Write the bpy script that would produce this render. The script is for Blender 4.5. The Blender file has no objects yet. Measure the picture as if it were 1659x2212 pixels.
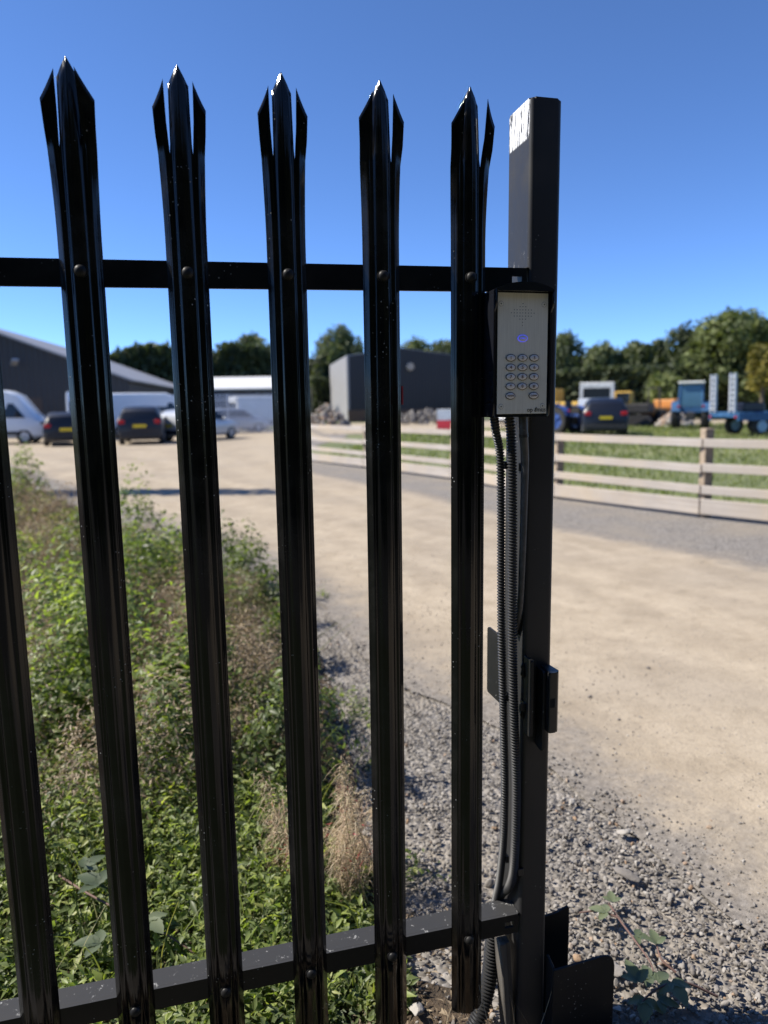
import bpy, bmesh, math, random
import numpy as np
from mathutils import Vector, Matrix

random.seed(7)
RNG = np.random.default_rng(7)
SC = bpy.context.scene
COL = SC.collection
R = math.radians

# ------------------------------------------------------------------ camera
cam_d = bpy.data.cameras.new("camera")
cam = bpy.data.objects.new("camera", cam_d)
COL.objects.link(cam)
PITCH, ROLL, YAW = 0.1460, -0.0150, 0.2392
fwd = Vector((math.sin(YAW) * math.cos(PITCH), math.cos(YAW) * math.cos(PITCH), -math.sin(PITCH)))
rgt = Vector((math.cos(YAW), -math.sin(YAW), 0))
upv = rgt.cross(fwd)
r2 = rgt * math.cos(ROLL) + upv * math.sin(ROLL)
u2 = upv * math.cos(ROLL) - rgt * math.sin(ROLL)
m = Matrix((r2, u2, -fwd)).transposed().to_4x4()
m.translation = (0.1915, -1.2940, 1.4079)
cam.matrix_world = m
cam_d.sensor_fit = 'VERTICAL'
cam_d.sensor_height = 36
cam_d.lens = 36 * 1534 / 2212
cam_d.clip_start = 0.05
cam_d.clip_end = 3000
cam_d.dof.use_dof = True
cam_d.dof.focus_distance = 1.40
cam_d.dof.aperture_fstop = 2.8
SC.camera = cam

# ------------------------------------------------------------------ light
SUN_EL, SUN_BACK = 47.0, 20.0          # elevation; degrees behind the line of the palisade
to_sun = Vector((-math.cos(R(SUN_BACK)) * math.cos(R(SUN_EL)), math.sin(R(SUN_BACK)) * math.cos(R(SUN_EL)), math.sin(R(SUN_EL))))
W = bpy.data.worlds.new("World")
SC.world = W
W.use_nodes = True
wn = W.node_tree
bg = wn.nodes["Background"]
sky = wn.nodes.new("ShaderNodeTexSky")
sky.sky_type = 'NISHITA'
sky.sun_disc = False
sky.sun_elevation = R(SUN_EL)
sky.sun_rotation = math.atan2(to_sun.x, to_sun.y)
sky.altitude = 50
sky.air_density = 0.5
sky.dust_density = 0.0
sky.ozone_density = 10.0
wn.links.new(sky.outputs[0], bg.inputs[0])
bg.inputs[1].default_value = 0.15
sun_d = bpy.data.lights.new("sun", 'SUN')
sun_d.energy = 5.0
sun_d.angle = R(0.5)
sun_d.color = (1.0, 0.935, 0.83)
sun = bpy.data.objects.new("sun", sun_d)
sun.rotation_euler = to_sun.to_track_quat('Z', 'Y').to_euler()
sun.location = (0, 0, 20)
COL.objects.link(sun)
SC.view_settings.view_transform = 'Standard'
SC.view_settings.look = 'None'
SC.view_settings.gamma = 1
SC.view_settings.exposure = 0.75

# ------------------------------------------------------------------ materials
MATS = {}


class NT:
    """small helper round a node tree"""
    def __init__(self, name):
        self.m = bpy.data.materials.new(name)
        self.m.use_nodes = True
        self.t = self.m.node_tree
        self.b = self.t.nodes["Principled BSDF"]
        self.out = self.t.nodes["Material Output"]
        self._tc = None
        MATS[name] = self.m

    def n(self, typ, **kw):
        nd = self.t.nodes.new("ShaderNode" + typ)
        for k, v in kw.items():
            setattr(nd, k, v)
        return nd

    def l(self, a, b):
        self.t.links.new(a, b)

    def tc(self, space="Object"):
        if self._tc is None:
            self._tc = self.n("TexCoord")
        return self._tc.outputs[space]

    def pos(self):
        return self.n("NewGeometry").outputs["Position"]

    def map(self, vec, scale=(1, 1, 1)):
        mp = self.n("Mapping")
        mp.inputs["Scale"].default_value = scale
        self.l(vec, mp.inputs["Vector"])
        return mp.outputs[0]

    def noise(self, vec, scale, detail=4, rough=0.6, out="Fac"):
        nd = self.n("TexNoise")
        nd.inputs["Scale"].default_value = scale
        nd.inputs["Detail"].default_value = detail
        nd.inputs["Roughness"].default_value = rough
        self.l(vec, nd.inputs["Vector"])
        return nd.outputs[out]

    def vor(self, vec, scale, feat='F1', out="Distance"):
        nd = self.n("TexVoronoi", feature=feat)
        nd.inputs["Scale"].default_value = scale
        self.l(vec, nd.inputs["Vector"])
        return nd.outputs[out]

    def ramp(self, fac, stops):
        nd = self.n("ValToRGB")
        cr = nd.color_ramp
        while len(cr.elements) < len(stops):
            cr.elements.new(0.5)
        for e, (p, c) in zip(cr.elements, stops):
            e.position = p
            e.color = (*c, 1) if len(c) == 3 else c
        self.l(fac, nd.inputs[0])
        return nd.outputs[0]

    def mix(self, fac, a, b, mode='MIX'):
        nd = self.n("MixRGB", blend_type=mode)
        for k, v in ((0, fac), (1, a), (2, b)):
            if isinstance(v, (int, float)):
                nd.inputs[k].default_value = v
            elif isinstance(v, tuple):
                nd.inputs[k].default_value = (*v, 1)
            else:
                self.l(v, nd.inputs[k])
        return nd.outputs[0]

    def math(self, op, a, b=0.0, clamp=False):
        nd = self.n("Math", operation=op, use_clamp=clamp)
        for k, v in ((0, a), (1, b)):
            if isinstance(v, (int, float)):
                nd.inputs[k].default_value = v
            else:
                self.l(v, nd.inputs[k])
        return nd.outputs[0]

    def smooth(self, v, lo, hi):
        nd = self.n("MapRange", interpolation_type='SMOOTHSTEP')
        self.l(v, nd.inputs[0])
        nd.inputs[1].default_value = lo
        nd.inputs[2].default_value = hi
        return nd.outputs[0]

    def sep(self, vec):
        nd = self.n("SeparateXYZ")
        self.l(vec, nd.inputs[0])
        return nd.outputs

    def attr(self, name):
        nd = self.n("Attribute", attribute_name=name)
        return nd.outputs["Fac"]

    def bump(self, h, strength=0.3, dist=0.01):
        nd = self.n("Bump")
        nd.inputs["Strength"].default_value = strength
        nd.inputs["Distance"].default_value = dist
        self.l(h, nd.inputs["Height"])
        self.l(nd.outputs[0], self.b.inputs["Normal"])

    def col(self, v):
        self.set("Base Color", v)

    def set(self, k, v):
        s = self.b.inputs[k]
        if isinstance(v, (int, float)):
            s.default_value = v
        elif isinstance(v, tuple):
            s.default_value = (*v, 1)
        else:
            self.l(v, s)


def plain(name, c, rough=0.5, metal=0.0, coat=0.0, vary=0.15, scale=6.0):
    if name in MATS:
        return MATS[name]
    t = NT(name)
    n = t.noise(t.tc(), scale, 3)
    c2 = tuple(max(0.0, x * (1 - vary)) for x in c)
    c3 = tuple(min(1.0, x * (1 + vary)) for x in c)
    t.col(t.ramp(n, [(0.3, c2), (0.7, c3)]))
    t.set("Roughness", rough)
    t.set("Metallic", metal)
    t.set("Coat Weight", coat)
    return t.m


def mat_black_paint(name, rough=0.22, dust=0.5, streak=True, base=(0.006, 0.0065, 0.0075), white_top=False, worn_lit=0.0, spec=0.2):
    t = NT(name)
    p = t.pos()
    # fine vertical brush/roll streaks
    st = t.noise(t.map(p, (260, 260, 1.0)), 1.0, 3)
    peel = t.noise(p, 260, 2)
    spk = t.vor(p, 95)
    spn = t.noise(p, 9, 3)
    spots = t.math('MULTIPLY', t.smooth(spk, 0.16, 0.05), t.smooth(spn, 0.52, 0.66))
    scr = t.noise(t.map(p, (60, 60, 7)), 3.0, 5, 0.75)
    scratch = t.math('MULTIPLY', t.smooth(scr, 0.70, 0.76), 0.55)
    grime = t.smooth(t.noise(p, 5, 5, 0.7), 0.42, 0.75)
    c = t.mix(t.math('MULTIPLY', grime, dust * 0.35), base, (0.055, 0.051, 0.045))
    c = t.mix(t.math('MULTIPLY', spots, dust), c, (0.42, 0.42, 0.40))
    c = t.mix(t.math('MULTIPLY', scratch, dust), c, (0.12, 0.11, 0.10))
    rr = t.math('ADD', t.math('MULTIPLY', grime, 0.16), rough)
    rr = t.math('ADD', rr, t.math('MULTIPLY', spots, 0.4), True)
    if white_top:
        z = t.sep(p)[2]
        x = t.sep(t.n("NewGeometry").outputs["Normal"])[0]
        yy = t.sep(p)[1]
        band = t.math('MULTIPLY', t.smooth(z, 1.906, 1.911), t.smooth(x, -0.9, -0.97))
        strk = t.noise(t.map(p, (130, 130, 12)), 1.6, 5, 0.75)
        edge = t.smooth(t.math('ABSOLUTE', t.math('SUBTRACT', yy, 0.068)), 0.052, 0.034)
        keep = t.smooth(t.math('ADD', strk, t.math('MULTIPLY', edge, 0.075)), 0.525, 0.55)
        wm = t.math('MULTIPLY', band, keep)
        c = t.mix(wm, c, (0.78, 0.79, 0.80))
        # chipped patch beside the rail weld
        ch = t.smooth(t.math('ADD', t.noise(t.map(p, (40, 40, 22)), 2.2, 6, 0.8), t.math('MULTIPLY', t.smooth(z, 1.82, 1.68), 0.10)), 0.70, 0.74)
        ch = t.math('MULTIPLY', ch, t.math('MULTIPLY', t.smooth(x, -0.6, -0.95), t.smooth(z, 1.63, 1.67)))
        c = t.mix(t.math('MULTIPLY', ch, 0.7), c, (0.5, 0.49, 0.47))
        rr = t.math('ADD', rr, t.math('MULTIPLY', wm, 0.4), True)
    if worn_lit:
        nz = t.sep(t.n("NewGeometry").outputs["Normal"])[2]
        wf = t.math('MULTIPLY', t.smooth(t.noise(p, 48, 7, 0.8), 0.60, 0.66), t.smooth(nz, 0.6, 0.9))
        c = t.mix(t.math('MULTIPLY', wf, worn_lit), c, (0.45, 0.45, 0.44))
        lit_top = t.math('MULTIPLY', t.smooth(nz, 0.6, 0.9), 0.8)  # upward faces painted paler, the look of a sunlit top
        c = t.mix(lit_top, c, t.mix(t.math('MULTIPLY', wf, worn_lit), (0.040, 0.040, 0.041), (0.30, 0.30, 0.295)))
        rr = t.math('ADD', rr, t.math('MULTIPLY', lit_top, 0.3), True)
    t.col(c)
    t.set("Roughness", rr)
    t.set("Specular IOR Level", spec)
    h = t.math('ADD', t.math('MULTIPLY', peel, 0.12), t.math('MULTIPLY', st, 1.3 if streak else 0.1))
    h = t.math('ADD', h, t.math('MULTIPLY', spots, 0.8))
    t.bump(h, 0.22, 0.0012)
    return t.m


M_PALE = mat_black_paint("gloss_black_pale_paint", 0.085, 0.8, base=(0.0028, 0.003, 0.0036), spec=0.34)
M_RAIL = mat_black_paint("black_rail_paint", 0.34, 0.7, False, worn_lit=0.9)
M_POST = mat_black_paint("satin_black_post_paint", 0.46, 0.75, False, base=(0.024, 0.0235, 0.024), white_top=True, spec=0.35)
M_PLATE = mat_black_paint("black_bracket_paint", 0.42, 0.9, False, base=(0.014, 0.014, 0.0145))
M_BOX = plain("black_plastic", (0.011, 0.011, 0.012), 0.42)
M_HOUS = plain("gloss_black_housing", (0.009, 0.010, 0.014), 0.2)
M_RUBBER = plain("dark_grey_conduit", (0.026, 0.026, 0.027), 0.5)
M_PIPE = plain("grey_black_pipe", (0.05, 0.05, 0.052), 0.5, vary=0.4, scale=60)

t = NT("brushed_steel")
p = t.tc()
br = t.noise(t.map(p, (900, 900, 14)), 1.0, 3)
sm = t.smooth(t.noise(p, 14, 5, 0.7), 0.45, 0.8)
t.col(t.mix(t.math('MULTIPLY', sm, 0.35), t.ramp(br, [(0.3, (0.72, 0.675, 0.56)), (0.7, (0.86, 0.815, 0.69)) ]), (0.54, 0.49, 0.38)))
t.set("Metallic", 0.1)
t.set("Roughness", t.math('ADD', t.math('MULTIPLY', br, 0.12), 0.38))
t.bump(br, 0.12, 0.0004)
M_STEEL = t.m
M_KEY = plain("steel_key_cap", (0.74, 0.70, 0.67), 0.45, 0.1)
M_KEYRING = plain("dark_key_surround", (0.07, 0.06, 0.052), 0.5)
M_INK = plain("dark_print", (0.03, 0.03, 0.03), 0.6)
M_KEYINK = plain("reddish_key_print", (0.15, 0.075, 0.07), 0.6)
M_HOLE = plain("hole_black", (0.004, 0.004, 0.004), 0.9)
t = NT("blue_led")
t.col((0.05, 0.06, 0.5))
t.set("Emission Color", (0.10, 0.12, 0.95))
t.set("Emission Strength", 0.4)
M_LED = t.m

t = NT("weathered_timber")
p = t.tc()
gr = t.noise(t.map(p, (70, 70, 3)), 1.0, 5)
t.col(t.ramp(gr, [(0.3, (0.035, 0.031, 0.027)), (0.5, (0.085, 0.076, 0.066)), (0.75, (0.16, 0.145, 0.125))]))
t.set("Roughness", 0.85)
t.bump(gr, 0.7, 0.004)
M_TIMBER = t.m

t = NT("fence_timber")
p = t.tc()
orn = t.n('ObjectInfo').outputs['Random']
gr = t.noise(t.map(p, (1.2, 30, 30)), 1.0, 5)
bl = t.noise(p, 0.8, 3)
t.col(t.mix(t.smooth(bl, 0.4, 0.7), t.ramp(gr, [(0.3, (0.30, 0.265, 0.235)), (0.7, (0.47, 0.43, 0.395))]), (0.46, 0.38, 0.285)))
fcol = t.b.inputs['Base Color'].links[0].from_socket
t.col(t.mix(t.math('MULTIPLY', orn, 0.38), fcol, t.mix(t.noise(p, 6, 4), (0.22, 0.19, 0.16), (0.46, 0.40, 0.33))))
t.set("Roughness", 0.85)
t.bump(gr, 0.4, 0.004)
M_FTIMB = t.m


def mat_leaf(name, stops, rough=0.45, trans=0.35, tcol=None):
    t = NT(name)
    f = t.attr("rnd")
    c = t.ramp(f, stops)
    t.col(c)
    t.set("Roughness", rough)
    t.set("Specular IOR Level", 0.4)
    tr = t.n("BsdfTranslucent")
    t.l(t.mix(1.0, c, tcol or (1.7, 1.9, 0.6), 'MULTIPLY'), tr.inputs[0])
    ms = t.n("MixShader")
    ms.inputs[0].default_value = trans
    t.l(t.b.outputs[0], ms.inputs[1])
    t.l(tr.outputs[0], ms.inputs[2])
    t.l(ms.outputs[0], t.out.inputs[0])
    return t.m


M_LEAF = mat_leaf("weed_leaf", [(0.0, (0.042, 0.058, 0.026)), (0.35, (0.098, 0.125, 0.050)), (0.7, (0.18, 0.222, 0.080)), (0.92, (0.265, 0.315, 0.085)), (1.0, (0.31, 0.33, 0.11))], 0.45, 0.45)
M_DRY = mat_leaf("dry_weed", [(0.0, (0.11, 0.08, 0.058)), (0.4, (0.27, 0.21, 0.142)), (0.75, (0.40, 0.325, 0.22)), (0.93, (0.50, 0.43, 0.31)), (1.0, (0.20, 0.06, 0.05))], 0.7, 0.3, (1.1, 1.0, 0.8))
M_POD = mat_leaf("dry_pod", [(0.0, (0.20, 0.12, 0.08)), (0.5, (0.36, 0.26, 0.17)), (0.72, (0.46, 0.37, 0.24)), (0.88, (0.56, 0.48, 0.34)), (1.0, (0.30, 0.11, 0.09))], 0.7, 0.3, (1.1, 1.0, 0.8))
M_RED = mat_leaf("red_leaf", [(0.0, (0.26, 0.045, 0.05)), (1.0, (0.36, 0.09, 0.07))], 0.5, 0.4, (1.4, 0.8, 0.8))
M_GRASS = mat_leaf("grass_blade", [(0.0, (0.10, 0.122, 0.04)), (0.5, (0.16, 0.185, 0.07)), (0.85, (0.23, 0.24, 0.11)), (1.0, (0.33, 0.29, 0.17))], 0.55, 0.35)
M_BRAM = mat_leaf("bramble_leaf", [(0.0, (0.06, 0.08, 0.045)), (0.6, (0.105, 0.13, 0.075)), (1.0, (0.15, 0.175, 0.10))], 0.5, 0.25)
M_TWIG = plain("reddish_twig", (0.13, 0.075, 0.06), 0.7)
M_STALK = plain("pale_stalk", (0.30, 0.25, 0.14), 0.7)
M_BARK = plain("bark", (0.10, 0.08, 0.06), 0.9, vary=0.4)


def mat_crown(name, a, b, c):
    return mat_leaf(name, [(0.0, a), (0.5, b), (1.0, c)], 0.6, 0.25, (1.4, 1.5, 0.7))


M_CROWN = mat_crown("crown_mid_green", (0.048, 0.064, 0.028), (0.110, 0.135, 0.055), (0.18, 0.20, 0.08))
M_CROWND = mat_crown("crown_dark_green", (0.030, 0.042, 0.022), (0.070, 0.090, 0.040), (0.12, 0.14, 0.058))
M_CROWNL = mat_crown("crown_light_green", (0.068, 0.088, 0.030), (0.14, 0.168, 0.052), (0.20, 0.22, 0.072))
M_CROWNY = mat_crown("crown_yellow", (0.11, 0.10, 0.018), (0.21, 0.18, 0.03), (0.28, 0.23, 0.05))

# ground materials
t = NT("sandy_driveway")
p = t.pos()
big = t.noise(p, 0.45, 5, 0.6)
mid = t.noise(p, 3.5, 6, 0.7)
fine = t.noise(p, 60, 4, 0.7)
peb = t.vor(p, 70)
pebm = t.math('MULTIPLY', t.smooth(peb, 0.25, 0.12), t.smooth(t.noise(p, 8, 3), 0.52, 0.7))
tr = t.noise(t.map(p, (0.9, 0.22, 1)), 1.3, 3)
c = t.ramp(mid, [(0.25, (0.30, 0.245, 0.175)), (0.5, (0.41, 0.342, 0.255)), (0.75, (0.49, 0.412, 0.312))])
c = t.mix(t.math('MULTIPLY', t.smooth(big, 0.42, 0.66), 0.32), c, (0.26, 0.230, 0.195))
c = t.mix(t.math('MULTIPLY', t.smooth(tr, 0.5, 0.68), 0.25), c, (0.40, 0.34, 0.26))
c = t.mix(t.math('MULTIPLY', fine, 0.28), c, (0.13, 0.115, 0.095))
c = t.mix(t.math('MULTIPLY', pebm, 0.7), c, (0.12, 0.115, 0.11))
lat = t.attr("lat")
lw = t.math('ADD', lat, t.math('MULTIPLY', t.math('SUBTRACT', t.noise(p, 0.6, 4, 0.6), 0.5), 0.22))
rut = t.math('ABSOLUTE', t.math('SINE', t.math('MULTIPLY', lw, 17.0)))
rutm = t.math('MULTIPLY', t.smooth(rut, 0.45, 0.95), t.smooth(t.noise(p, 1.1, 4, 0.6), 0.35, 0.6))
c = t.mix(t.math('MULTIPLY', rutm, 0.30), c, (0.20, 0.165, 0.125))
gritn = t.smooth(t.noise(p, 130, 3, 0.8), 0.56, 0.70)
c = t.mix(t.math('MULTIPLY', gritn, 0.62), c, (0.12, 0.10, 0.08))
spk2 = t.smooth(t.noise(p, 22, 5, 0.75), 0.54, 0.68)
c = t.mix(t.math('MULTIPLY', spk2, 0.38), c, (0.16, 0.135, 0.105))
edge = t.attr("edge")
en = t.math('ADD', edge, t.math('MULTIPLY', t.math('SUBTRACT', t.noise(p, 5.0, 5, 0.7), 0.5), 1.3))
gv = t.ramp(t.noise(p, 38, 5, 0.75), [(0.3, (0.10, 0.09, 0.08)), (0.5, (0.20, 0.18, 0.158)), (0.75, (0.30, 0.272, 0.24))])
c = t.mix(t.smooth(en, 0.85, 0.0), c, gv)
t.col(c)
t.set("Roughness", 0.95)
t.set("Specular IOR Level", 0.15)
t.bump(t.math('ADD', t.math('MULTIPLY', mid, 1.6), t.math('ADD', t.math('MULTIPLY', fine, 0.35), t.math('MULTIPLY', pebm, 0.5))), 0.8, 0.012)
M_SAND = t.m

t = NT("grey_gravel_bed")
p = t.pos()
vc = t.vor(p, 55, 'F1', "Color")
vd = t.vor(p, 55)
n1 = t.noise(p, 1.2, 4)
c = t.ramp(vc, [(0.1, (0.10, 0.09, 0.08)), (0.5, (0.19, 0.174, 0.157)), (0.9, (0.29, 0.268, 0.245))])
c = t.mix(t.math('MULTIPLY', t.smooth(n1, 0.4, 0.7), 0.7), c, (0.24, 0.208, 0.168))
t.col(c)
t.set("Roughness", 0.95)
t.bump(t.math('SUBTRACT', 1.0, vd), 1.0, 0.012)
M_GRAVBED = t.m

t = NT("dark_soil")
p = t.pos()
n1 = t.noise(p, 14, 6, 0.75)
t.col(t.ramp(n1, [(0.3, (0.035, 0.026, 0.018)), (0.55, (0.085, 0.06, 0.038)), (0.75, (0.20, 0.14, 0.085))]))
t.set("Roughness", 1.0)
t.bump(n1, 1.0, 0.03)
M_SOIL = t.m

t = NT("field_grass_sheet")
p = t.pos()
n1 = t.noise(p, 0.25, 5, 0.65)
n2 = t.noise(p, 5, 5, 0.7)
c = t.ramp(n1, [(0.3, (0.10, 0.125, 0.045)), (0.5, (0.16, 0.18, 0.075)), (0.65, (0.22, 0.22, 0.11)), (0.8, (0.30, 0.26, 0.16))])
c = t.mix(t.math('MULTIPLY', n2, 0.5), c, (0.05, 0.07, 0.02))
t.col(c)
t.set("Roughness", 1.0)
t.bump(n2, 1.0, 0.06)
M_FIELD = t.m

t = NT("rock")
f = t.attr("rnd")
p = t.pos()
c = t.ramp(f, [(0.0, (0.085, 0.074, 0.066)), (0.3, (0.145, 0.130, 0.117)), (0.6, (0.195, 0.178, 0.160)), (0.84, (0.255, 0.234, 0.210)), (0.955, (0.37, 0.345, 0.31)), (0.975, (0.26, 0.15, 0.065)), (1.0, (0.30, 0.21, 0.15))])
c = t.mix(t.math('MULTIPLY', t.noise(p, 160, 4, 0.7), 0.45), c, (0.30, 0.28, 0.26))
t.col(c)
t.set("Roughness", 0.9)
t.bump(t.noise(p, 120, 4, 0.7), 0.5, 0.004)
M_ROCK = t.m

# ------------------------------------------------------------------ mesh helpers


def tag(o, label=None, cat=None, group=None, kind=None):
    if label:
        o["label"] = label
    if cat:
        o["category"] = cat
    if group:
        o["group"] = group
    if kind:
        o["kind"] = kind
    return o


def empty(name, loc=(0, 0, 0), rz=0.0):
    o = bpy.data.objects.new(name, None)
    o.empty_display_size = 0.1
    o.location = loc
    o.rotation_euler = (0, 0, rz)
    COL.objects.link(o)
    return o


def link(name, me, mat, parent=None, smooth=None):
    o = bpy.data.objects.new(name, me)
    COL.objects.link(o)
    if mat is not None and not me.materials:
        me.materials.append(mat)
    if smooth is not None:
        for pl in me.polygons:
            pl.use_smooth = True
        me.set_sharp_from_angle(angle=R(smooth))
    if parent is not None:
        o.parent = parent
    return o


def pmesh(name, V, F, mat, parent=None, smooth=None):
    me = bpy.data.meshes.new(name)
    me.from_pydata([tuple(v) for v in V], [], F)
    me.update()
    return link(name, me, mat, parent, smooth)


def np_mesh(name, V, F, mat, parent=None, rnd=None, smooth=False):
    """fast mesh from numpy arrays; F is (n,k)"""
    V = np.ascontiguousarray(V, dtype=np.float32)
    F = np.ascontiguousarray(F, dtype=np.int32)
    n, k = F.shape
    me = bpy.data.meshes.new(name)
    me.vertices.add(len(V))
    me.vertices.foreach_set("co", V.ravel())
    me.loops.add(n * k)
    me.loops.foreach_set("vertex_index", F.ravel())
    me.polygons.add(n)
    me.polygons.foreach_set("loop_start", np.arange(0, n * k, k, dtype=np.int32))
    me.polygons.foreach_set("loop_total", np.full(n, k, dtype=np.int32))
    me.update(calc_edges=True)
    if smooth:
        me.polygons.foreach_set("use_smooth", np.ones(n, dtype=bool))
    if rnd is not None:
        a = me.attributes.new("rnd", 'FLOAT', 'POINT')
        a.data.foreach_set("value", np.ascontiguousarray(rnd, dtype=np.float32))
    return link(name, me, mat, parent)


class BM:
    """collect shapes into one bmesh"""
    def __init__(self):
        self.bm = bmesh.new()

    def box(self, c, s, rot=None, bevel=0.0, seg=2):
        r = bmesh.ops.create_cube(self.bm, size=1)
        vs = r["verts"]
        for v in vs:
            v.co = Vector((v.co.x * s[0], v.co.y * s[1], v.co.z * s[2]))
        if bevel:
            es = list({e for v in vs for e in v.link_edges})
            rr = bmesh.ops.bevel(self.bm, geom=es, offset=bevel, segments=seg, affect='EDGES', profile=0.5)
            vs = list({v for f in rr["faces"] for v in f.verts} | {v for v in vs if v.is_valid})
            vs = [v for v in vs if v.is_valid]
            more = set(vs)
            for v in vs:
                for f in v.link_faces:
                    more.update(f.verts)
            vs = list(more)
        mt = Matrix.Translation(c)
        if rot is not None:
            mt = mt @ rot.to_4x4()
        bmesh.ops.transform(self.bm, matrix=mt, verts=vs)
        return self

    def bar(self, a, b, w, h):
        a, b = Vector(a), Vector(b)
        d = b - a
        q = d.to_track_quat('X', 'Z').to_matrix()
        return self.box((a + b) / 2, (d.length, w, h), q)

    def cyl(self, a, b, r1, r2=None, n=16, cap=True):
        a, b = Vector(a), Vector(b)
        d = b - a
        r2 = r1 if r2 is None else r2
        rr = bmesh.ops.create_cone(self.bm, cap_ends=cap, segments=n, radius1=r1, radius2=r2, depth=d.length)
        mt = Matrix.Translation((a + b) / 2) @ d.to_track_quat('Z', 'Y').to_matrix().to_4x4()
        bmesh.ops.transform(self.bm, matrix=mt, verts=rr["verts"])
        return self

    def prism(self, pts, axis, lo, hi):
        """polygon pts (2-D) extruded along axis ('x','y','z')"""
        def p3(p, h):
            return {'x': (h, p[0], p[1]), 'y': (p[0], h, p[1]), 'z': (p[0], p[1], h)}[axis]
        A = [self.bm.verts.new(p3(p, lo)) for p in pts]
        B = [self.bm.verts.new(p3(p, hi)) for p in pts]
        n = len(pts)
        self.bm.faces.new(A)
        self.bm.faces.new(B[::-1])
        for i in range(n):
            j = (i + 1) % n
            self.bm.faces.new((A[j], A[i], B[i], B[j]))
        return self

    def done(self, name, mat, parent=None, smooth=None):
        bmesh.ops.recalc_face_normals(self.bm, faces=self.bm.faces[:])
        me = bpy.data.meshes.new(name)
        self.bm.to_mesh(me)
        self.bm.free()
        return link(name, me, mat, parent, smooth)


def copy_tree(o, parent=None):
    c = o.copy()
    COL.objects.link(c)
    c.parent = parent
    for ch in list(o.children):
        copy_tree(ch, c)
    return c


def text_mesh(s, size, name, mat, parent, loc, extr=0.0002, shear=0.0, align='CENTER', wide=1.0):
    cu = bpy.data.curves.new("txt", 'FONT')
    cu.body = s
    cu.size = size
    cu.align_x = align
    cu.align_y = 'CENTER'
    cu.extrude = extr
    cu.shear = shear
    cu.resolution_u = 2
    tmp = bpy.data.objects.new("txt", cu)
    COL.objects.link(tmp)
    dg = bpy.context.evaluated_depsgraph_get()
    me = bpy.data.meshes.new_from_object(tmp.evaluated_get(dg))
    bpy.data.objects.remove(tmp)
    bpy.data.curves.remove(cu)
    me.transform(Matrix.Scale(wide, 4, (1, 0, 0)))
    me.transform(Matrix.Rotation(math.pi / 2, 4, 'X'))
    me.transform(Matrix.Translation(loc))
    me.name = name
    me.materials.clear()
    return link(name, me, mat, parent)


def spline(pts, n):
    """Catmull-Rom through pts, n samples evenly by arc length"""
    P = np.array(pts, float)
    Q = np.vstack([2 * P[0] - P[1], P, 2 * P[-1] - P[-2]])
    out = []
    for i in range(len(P) - 1):
        p0, p1, p2, p3 = Q[i:i + 4]
        for tt in np.linspace(0, 1, 40, endpoint=False):
            out.append(0.5 * ((2 * p1) + (-p0 + p2) * tt + (2 * p0 - 5 * p1 + 4 * p2 - p3) * tt ** 2 + (-p0 + 3 * p1 - 3 * p2 + p3) * tt ** 3))
    out.append(P[-1])
    out = np.array(out)
    s = np.r_[0, np.cumsum(np.linalg.norm(np.diff(out, axis=0), axis=1))]
    u = np.linspace(0, s[-1], n)
    return np.stack([np.interp(u, s, out[:, k]) for k in range(3)], -1), s[-1]


def tube(name, pts, radii, mat, parent=None, seg=10, n=None, smooth=50):
    n = n or len(pts) * 6
    C, L = spline(pts, n)
    r = np.interp(np.linspace(0, 1, n), np.linspace(0, 1, len(radii)), radii)
    return sweep(name, C, r, mat, parent, seg, smooth)


def sweep(name, C, r, mat, parent=None, seg=10, smooth=50):
    n = len(C)
    T = np.gradient(C, axis=0)
    T /= np.linalg.norm(T, axis=1)[:, None] + 1e-12
    ref = np.array([0.31, 0.95, 0.05])
    U = np.cross(T, ref)
    U /= np.linalg.norm(U, axis=1)[:, None] + 1e-12
    Vv = np.cross(T, U)
    a = np.linspace(0, 2 * math.pi, seg, endpoint=False)
    V = C[:, None] + r[:, None, None] * (U[:, None] * np.cos(a)[None, :, None] + Vv[:, None] * np.sin(a)[None, :, None])
    V = V.reshape(-1, 3)
    i = np.arange(n - 1)[:, None] * seg
    j = np.arange(seg)[None]
    k = (j + 1) % seg
    F = np.stack([i + j, i + k, i + seg + k, i + seg + j], -1).reshape(-1, 4)
    o = np_mesh(name, V, F, mat, parent, smooth=True)
    return o


def vnoise(x, y, seed=0):
    """smooth value noise in [0,1]"""
    x = np.asarray(x, float)
    y = np.asarray(y, float)
    xi, yi = np.floor(x), np.floor(y)
    fx, fy = x - xi, y - yi
    fx, fy = fx * fx * (3 - 2 * fx), fy * fy * (3 - 2 * fy)

    def h(a, b):
        v = np.sin(a * 127.1 + b * 311.7 + seed * 74.7) * 43758.5453
        return v - np.floor(v)
    return (h(xi, yi) * (1 - fx) + h(xi + 1, yi) * fx) * (1 - fy) + (h(xi, yi + 1) * (1 - fx) + h(xi + 1, yi + 1) * fx) * fy


def unit(v):
    return v / (np.linalg.norm(v, axis=-1, keepdims=True) + 1e-9)


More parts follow.
